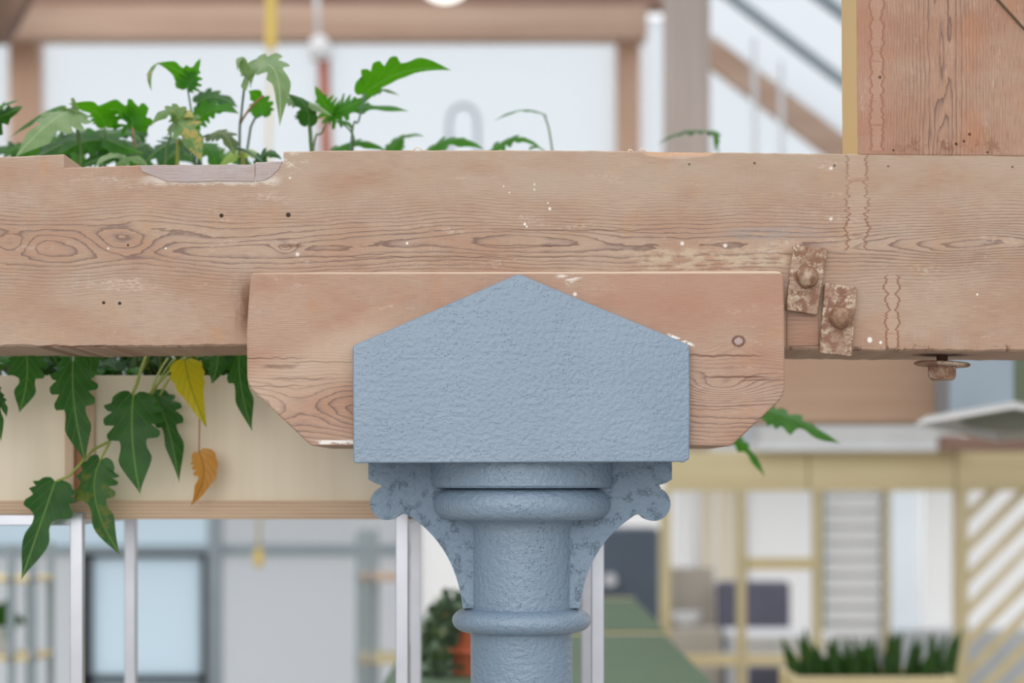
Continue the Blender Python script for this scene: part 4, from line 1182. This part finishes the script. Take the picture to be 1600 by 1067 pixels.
leaf(p, (610, 240, 3.22), (632, 212, 3.22), (664, 214, 3.2), 9, L_MID, 'AA', (0.1, -0.5, 0.8), 0.25, stalk=[(590, SOILY, 3.24), (604, 330, 3.23)])
mk('stem', add_tube(bmesh.new(), bez(P(506, SOILY, 3.1), P(492, 320, 3.1), P(484, 176, 3.1), 8), 0.0022, 8), M_STALK, p, smooth='all')
# --- low plant behind the middle of the beam
p = plant(760, 'low philodendron showing only leaf tips over the middle of the beam', 3.12)
leaf(p, (662, 244, 3.14), (706, 218, 3.12), (758, 234, 3.1), 17, L_LIT, 'CA', (0, -0.6, 0.75), 0.25, stalk=[(700, SOILY, 3.18), (668, 330, 3.16)])
leaf(p, (766, 240, 3.18), (804, 216, 3.16), (846, 232, 3.14), 15, L_LIT, 'CC', (0, -0.6, 0.75), 0.25, stalk=[(780, SOILY, 3.2), (766, 330, 3.19)])
leaf(p, (850, 178, 3.2), (812, 172, 3.18), (771, 190, 3.16), 6, L_MID, 'AA', (0, -0.25, 0.95), 0.2, stalk=[(850, SOILY, 3.22), (864, 300, 3.22), (860, 215, 3.21)])
leaf(p, (858, 244, 3.22), (840, 228, 3.2), (826, 236, 3.18), 8, L_MID, 'AA', (0, -0.5, 0.8), 0.3, stalk=[(840, SOILY, 3.22), (858, 340, 3.22)])
# --- trailing plant at the right end of the planter
p = plant(905, 'straggling philodendron at the right end, its shoots passing behind the bolster', 3.15)
leaf(p, (1112, 206, 3.5), (1070, 206, 3.48), (1026, 226, 3.46), 9, L_DARK, 'CA', (0, -0.35, 0.9), 0.2, stalk=[(912, SOILY, 3.2), (1000, 520, 3.35), (1120, 380, 3.5), (1124, 250, 3.52)])
leaf(p, (1110, 204, 3.5), (1120, 212, 3.47), (1116, 238, 3.45), 8, L_MID, 'AA', (0.2, -0.8, 0.5), 0.2)
leaf(p, (1192, 640, 3.3), (1252, 660, 3.3), (1314, 694, 3.3), 19, L_MID, 'CB', (0.1, -0.5, 0.75), 0.2, stalk=[(914, SOILY, 3.2), (1010, 560, 3.26), (1120, 590, 3.3)])
leaf(p, (1136, 676, 3.45), (1168, 704, 3.45), (1196, 746, 3.45), 10, L_MID, 'AB', (-0.1, -0.8, 0.5), 0.3, stalk=[(914, SOILY, 3.22), (1010, 570, 3.3), (1090, 630, 3.4)])
# --- hanging shoots at the left, in front of the planter
p = plant(210, 'philodendron trailing dark leaves down over the ply planter front', 2.95)
leaf(p, (40, 548, 2.82), (42, 592, 2.81), (30, 645, 2.80), 27, L_DARK, 'AB', (0.1, -0.95, 0.15), 0.15, stalk=[(70, 582, 2.93), (60, 556, 2.88), (44, 540, 2.84)], hwR=30)
leaf(p, (-16, 600, 2.82), (-6, 640, 2.81), (2, 690, 2.80), 14, L_DARK, 'AB', (0.1, -0.95, 0.15), 0.15, stalk=[(10, 582, 2.93), (0, 568, 2.88)])
leaf(p, (-10, 612, 2.82), (4, 630, 2.81), (10, 652, 2.80), 8, L_DARK, 'AA', (0.1, -0.95, 0.15), 0.15)
leaf(p, (114, 567, 2.80), (117, 640, 2.79), (134, 722, 2.78), 34, L_DARK, 'AA', (-0.1, -0.95, 0.25), 0.2, stalk=[(140, 582, 2.93), (128, 560, 2.88), (116, 556, 2.83)], hwR=36)
leaf(p, (136, 545, 2.83), (142, 570, 2.83), (138, 597, 2.82), 14, L_DARK, 'DD', (0.2, -0.95, 0.1), 0.2, stalk=[(150, 582, 2.93), (146, 556, 2.87)])
leaf(p, (208, 620, 2.80), (207, 690, 2.79), (219, 772, 2.785), 45, L_DARK, 'AA', (0, -0.97, 0.2), 0.12, stalk=[(224, 582, 2.93), (236, 546, 2.87), (222, 570, 2.83)], stalk_mat=M_STALK_B, hwR=42)
leaf(p, (238, 618, 2.84), (262, 668, 2.83), (280, 754, 2.82), 30, L_DARK, 'AA', (0.35, -0.9, 0.2), 0.3, stalk=[(266, 582, 2.93), (274, 560, 2.88), (256, 582, 2.86)], hwR=16, stalk_mat=M_STALK_B)
leaf(p, (156, 720, 2.815), (150, 786, 2.805), (189, 868, 2.79), 33, make_leaf('yellow_flecked_leaf', (46, 84, 42), (58, 104, 50), (120, 156, 80), (70, 130, 34), 0.35, (112, 116, 48)), 'AB', (-0.1, -0.95, 0.2), 0.2, stalk=[(172, 690, 2.83)], hwR=30, stalk_mat=M_STALK_B)
leaf(p, (86, 752, 2.81), (66, 810, 2.80), (33, 906, 2.79), 40, L_DARK, 'BB', (-0.1, -0.95, 0.2), 0.12, hwR=36)
mk('stem', add_tube(bmesh.new(), [P(240, 582, 2.95), P(228, 556, 2.89), P(214, 600, 2.85), P(186, 664, 2.84), P(170, 690, 2.835), P(146, 702, 2.83), P(128, 722, 2.82), P(108, 744, 2.815), P(88, 752, 2.81)], 0.0026, 8, 0.0018), M_STALK_B, p, smooth='all')
# --- yellowing plant next to the bolster
p = plant(330, 'ageing philodendron with one yellow and one dead orange leaf beside the bolster', 2.97)
leaf(p, (289, 563, 2.80), (299, 606, 2.79), (323, 668, 2.785), 25, L_YEL, 'DD', (0.1, -0.95, 0.2), 0.2, stalk=[(310, 582, 2.93), (304, 552, 2.88), (290, 552, 2.83)], label='yellow leaf', hwR=25, stalk_mat=M_STALK_B)
leaf(p, (311, 708, 2.84), (318, 746, 2.835), (298, 790, 2.83), 21, L_DEAD, 'DA', (-0.2, -0.95, 0.2), 0.2, stalk=[(318, 582, 2.93), (312, 566, 2.87), (312, 640, 2.85)], stalk_mat=M_STALK_D, label='dead orange leaf', hwR=19, sr=0.0012)
leaf(p, (336, 540, 2.83), (340, 566, 2.82), (330, 600, 2.81), 24, L_DARK, 'DA', (-0.2, -0.95, 0.15), 0.2, stalk=[(350, 582, 2.93), (344, 552, 2.88)])
leaf(p, (374, 540, 2.83), (376, 600, 2.82), (394, 674, 2.81), 26, L_DARK, 'AA', (0.2, -0.95, 0.15), 0.25, stalk=[(380, 582, 2.93), (376, 552, 2.88)], hwR=20)
for xa, xb, yb in ((236, 262, 560), (250, 296, 552), (232, 300, 548)):
    mk('stem', add_tube(bmesh.new(), bez(P(xa, 618, 2.83), P((xa + xb) / 2 - 4, (618 + yb) / 2, 2.85), P(xb, yb, 2.9), 6), 0.0018, 6), M_STALK_B, p, smooth='all')
# --- low undergrowth of the same plants in the trough, hidden by the beam above and showing in the gap below it
rr = random.Random(21)
roots = [o for o in bpy.data.objects if o.name.startswith('philodendron')]
for i in range(120):
    px, Y = rr.uniform(-60, 410), rr.uniform(2.93, 3.22)
    py = rr.uniform(520, 590) if i % 3 else rr.uniform(430, 520)
    a = rr.uniform(0, 2 * math.pi); l = rr.uniform(36, 64)
    own = min(roots, key=lambda o: abs(o.location.x - WX(px, Y)))
    leaf(own, (px, py, Y), (px + math.cos(a) * l * 0.5, py - 10, Y + math.sin(a) * 0.02), (px + math.cos(a) * l, py + rr.uniform(0, 26), Y + math.sin(a) * 0.05), rr.uniform(18, 28), rr.choice((L_DARK, L_DARK, L_MID)),
         rr.choice(('AB', 'CA', 'DA')), (rr.uniform(-0.4, 0.4), -0.6, 0.7), 0.25, stalk=[(px + rr.uniform(-12, 12), 612, Y + 0.02), (px, py + 4, Y + 0.01)] if py < 585 else None, sub=1)

# ------------------------------------------------------------------ small background plants
# terracotta pot plant on the green counter
zt_ = H - 0.43
pY = 4.32
o = empty('potted_plant', (WX(752, pY), pY, zt_), 'bushy trailing plant in a terracotta pot on the green counter', 'plant')
kx, kp = WX(752, pY), pY / F
mk('pot', add_lathe(bmesh.new(), [(44 * kp, zt_), (56 * kp, zt_ + 0.1), (60 * kp, zt_ + 0.13), (60 * kp, zt_ + 0.135), (56 * kp, zt_ + 0.135), (52 * kp, zt_ + 0.115), (0.001, zt_ + 0.115)], (kx, pY), 36), M_TERRA, o, smooth=True)
mk('pot_rim', add_lathe(bmesh.new(), [(57 * kp, zt_ + 0.047), (62 * kp, zt_ + 0.05), (62 * kp, zt_ + 0.052), (57 * kp, zt_ + 0.055)], (kx, pY), 36), M_TERRA, o, smooth=True)
L_SUC = make_leaf('grey_green_round_leaf', (70, 96, 66), (120, 140, 116), (96, 120, 90), (90, 130, 60), 0.2)
L_SUCD = make_leaf('deep_green_round_leaf', (44, 62, 44), (66, 86, 56), (80, 100, 70), (60, 90, 40), 0.2)
VE = [(0, 0), (-.03, .3), (.1, .8), (.3, 1), (.6, .95), (.85, .6), (1, 0)]
SHAPES['E'] = VE
for i in range(150):
    if i < 95:
        px = rr.uniform(664, 716); py = rr.uniform(935, 1062)
        Y = pY - 0.07 - rr.uniform(0.0, 0.05) if px > 690 else pY + rr.uniform(-0.07, 0.06)
        if px < 674 and py < 985: py += 40
        if px > 700 and 985 < py < 1060 and rr.random() < 0.7: px -= 30
    else:
        px = rr.uniform(690, 790); py = rr.uniform(922, 975); Y = pY + rr.uniform(-0.08, 0.08)
        if px < 700: py = max(py, 940)
    a = rr.uniform(0, 2 * math.pi); l = rr.uniform(12, 18)
    leaf(o, (px, py, Y), (px + math.cos(a) * l / 2, py - 2, Y - 0.006), (px + math.cos(a) * l, py + rr.uniform(0, 8), Y - 0.004), rr.uniform(5.5, 8.5), rr.choice((L_SUC, L_SUCD, L_SUCD)), 'EE', (rr.uniform(-.6, .6), -0.7, rr.uniform(0, .8)), 0.15, sub=1)
for i in range(9):
    x0 = 712 + i * 9
    mk('stem', add_tube(bmesh.new(), [P(x0, 962, pY), P(x0 - 14, 940, pY - 0.02), P(676 + i * 3, 960 + i * 4, pY - 0.05 - 0.004 * i), P(672 + i * 4, 1050 - i * 3, pY - 0.07 - 0.004 * i)], 0.0016, 5), M_STALK, o, smooth='all')

# snake plants in a pine box
bY = 5.2
o = empty('pine_planter', (WX(1365, bY), bY, 0), 'pine planter box on legs holding the snake plants', 'planter')
bx0, bx1, bz = WX(1238, bY), WX(1494, bY), WZ(1058, bY)
mk('front_board', box((bx0, bY, bz - 0.2), (bx1, bY + 0.02, bz)), M_PINE_X, o, bevel=0.002)
mk('back_board', box((bx0, bY + 0.24, bz - 0.2), (bx1, bY + 0.26, bz)), M_PINE_X, o, bevel=0.002)
mk('side_board', box((bx0, bY + 0.02, bz - 0.2), (bx0 + 0.02, bY + 0.24, bz)), M_PINE_X, o, bevel=0.002)
mk('side_board', box((bx1 - 0.02, bY + 0.02, bz - 0.2), (bx1, bY + 0.24, bz)), M_PINE_X, o, bevel=0.002)
s_ = mk('soil', box((bx0 + 0.02, bY + 0.02, bz - 0.19), (bx1 - 0.02, bY + 0.24, bz - 0.015)), M_SOIL, o); s_['kind'] = 'stuff'
for x in (bx0, bx1 - 0.03):
    for Y in (bY + 0.001, bY + 0.229):
        mk('leg', box((x, Y, 0), (x + 0.03, Y + 0.03, bz - 0.2)), M_PINE, o)
L_SNAKE = make_leaf('dark_banded_green_leaf', (34, 60, 28), (62, 96, 36), (90, 118, 50), (60, 110, 30), 0.25, (52, 84, 40))
VF = [(0, 0), (0.0, .8), (.3, 1), (.6, .9), (.85, .5), (1, 0)]
SHAPES['F'] = VF
where = ('left end', 'second from the left end', 'third from the left end', 'third from the right end', 'second from the right end', 'right end')
for j in range(6):
    cx_ = 1258 + j * 43
    sp = empty('snake_plant', (WX(cx_, bY + 0.12), bY + 0.12, bz - 0.015), 'dark green snake plant in the pine planter, %s of the row' % where[j], 'plant', 'snake plants in the pine planter')
    for k in range(11):
        px = cx_ + rr.uniform(-20, 20); Y = bY + 0.12 + rr.uniform(-0.075, 0.085)
        lean = rr.uniform(-12, 12) + (px - 1365) * 0.09
        tipy = rr.uniform(988, 1026) - (14 if j in (0, 5) and k < 5 else 0) - (4 if j == 3 else 0)
        leaf(sp, (px, 1066, Y), (px + lean * 0.35, (1066 + tipy) / 2, Y), (px + lean, tipy, Y + rr.uniform(-0.02, 0.02)), rr.uniform(5, 7.5), L_SNAKE, 'FF', (rr.uniform(-.6, .6), -0.8, 0.1), 0.35, 0.02, sub=1, twist=rr.uniform(-0.6, 0.6))

# small pot plant on the left shelf
lY = 5.95
zsh = WZ(1026, 5.8)
o = empty('potted_plant', (WX(-4, lY), lY, zsh), 'small leafy plant in a grey pot on the steel rack at the left edge', 'plant')
kk = lY / F
mk('pot', add_lathe(bmesh.new(), [(22 * kk, zsh), (28 * kk, zsh + 0.075), (28 * kk, zsh + 0.08), (25 * kk, zsh + 0.08), (24 * kk, zsh + 0.07), (0.001, zsh + 0.07)], (WX(-4, lY), lY), 24), M_GREY_WALL, o, smooth=True)
for i in range(34):
    a = rr.uniform(0, 2 * math.pi)
    px, py = -4 + rr.uniform(-22, 24), rr.uniform(945, 992)
    Y = lY + rr.uniform(-0.06, 0.06); l = rr.uniform(12, 22)
    leaf(o, (px, py, Y), (px + math.cos(a) * l / 2, py - 4, Y), (px + math.cos(a) * l, py + rr.uniform(-8, 8), Y), rr.uniform(5, 8), rr.choice((L_DARK, L_MID)), 'EE', (rr.uniform(-.5, .5), -0.7, 0.5), 0.2, sub=1)
for i in range(5):
    mk('stem', add_tube(bmesh.new(), [P(-4 + i * 2 - 4, 992, lY), P(-4 + (i - 2) * 9, 955, lY + 0.01 * (i - 2))], 0.003, 6), M_STALK, o, smooth='all')
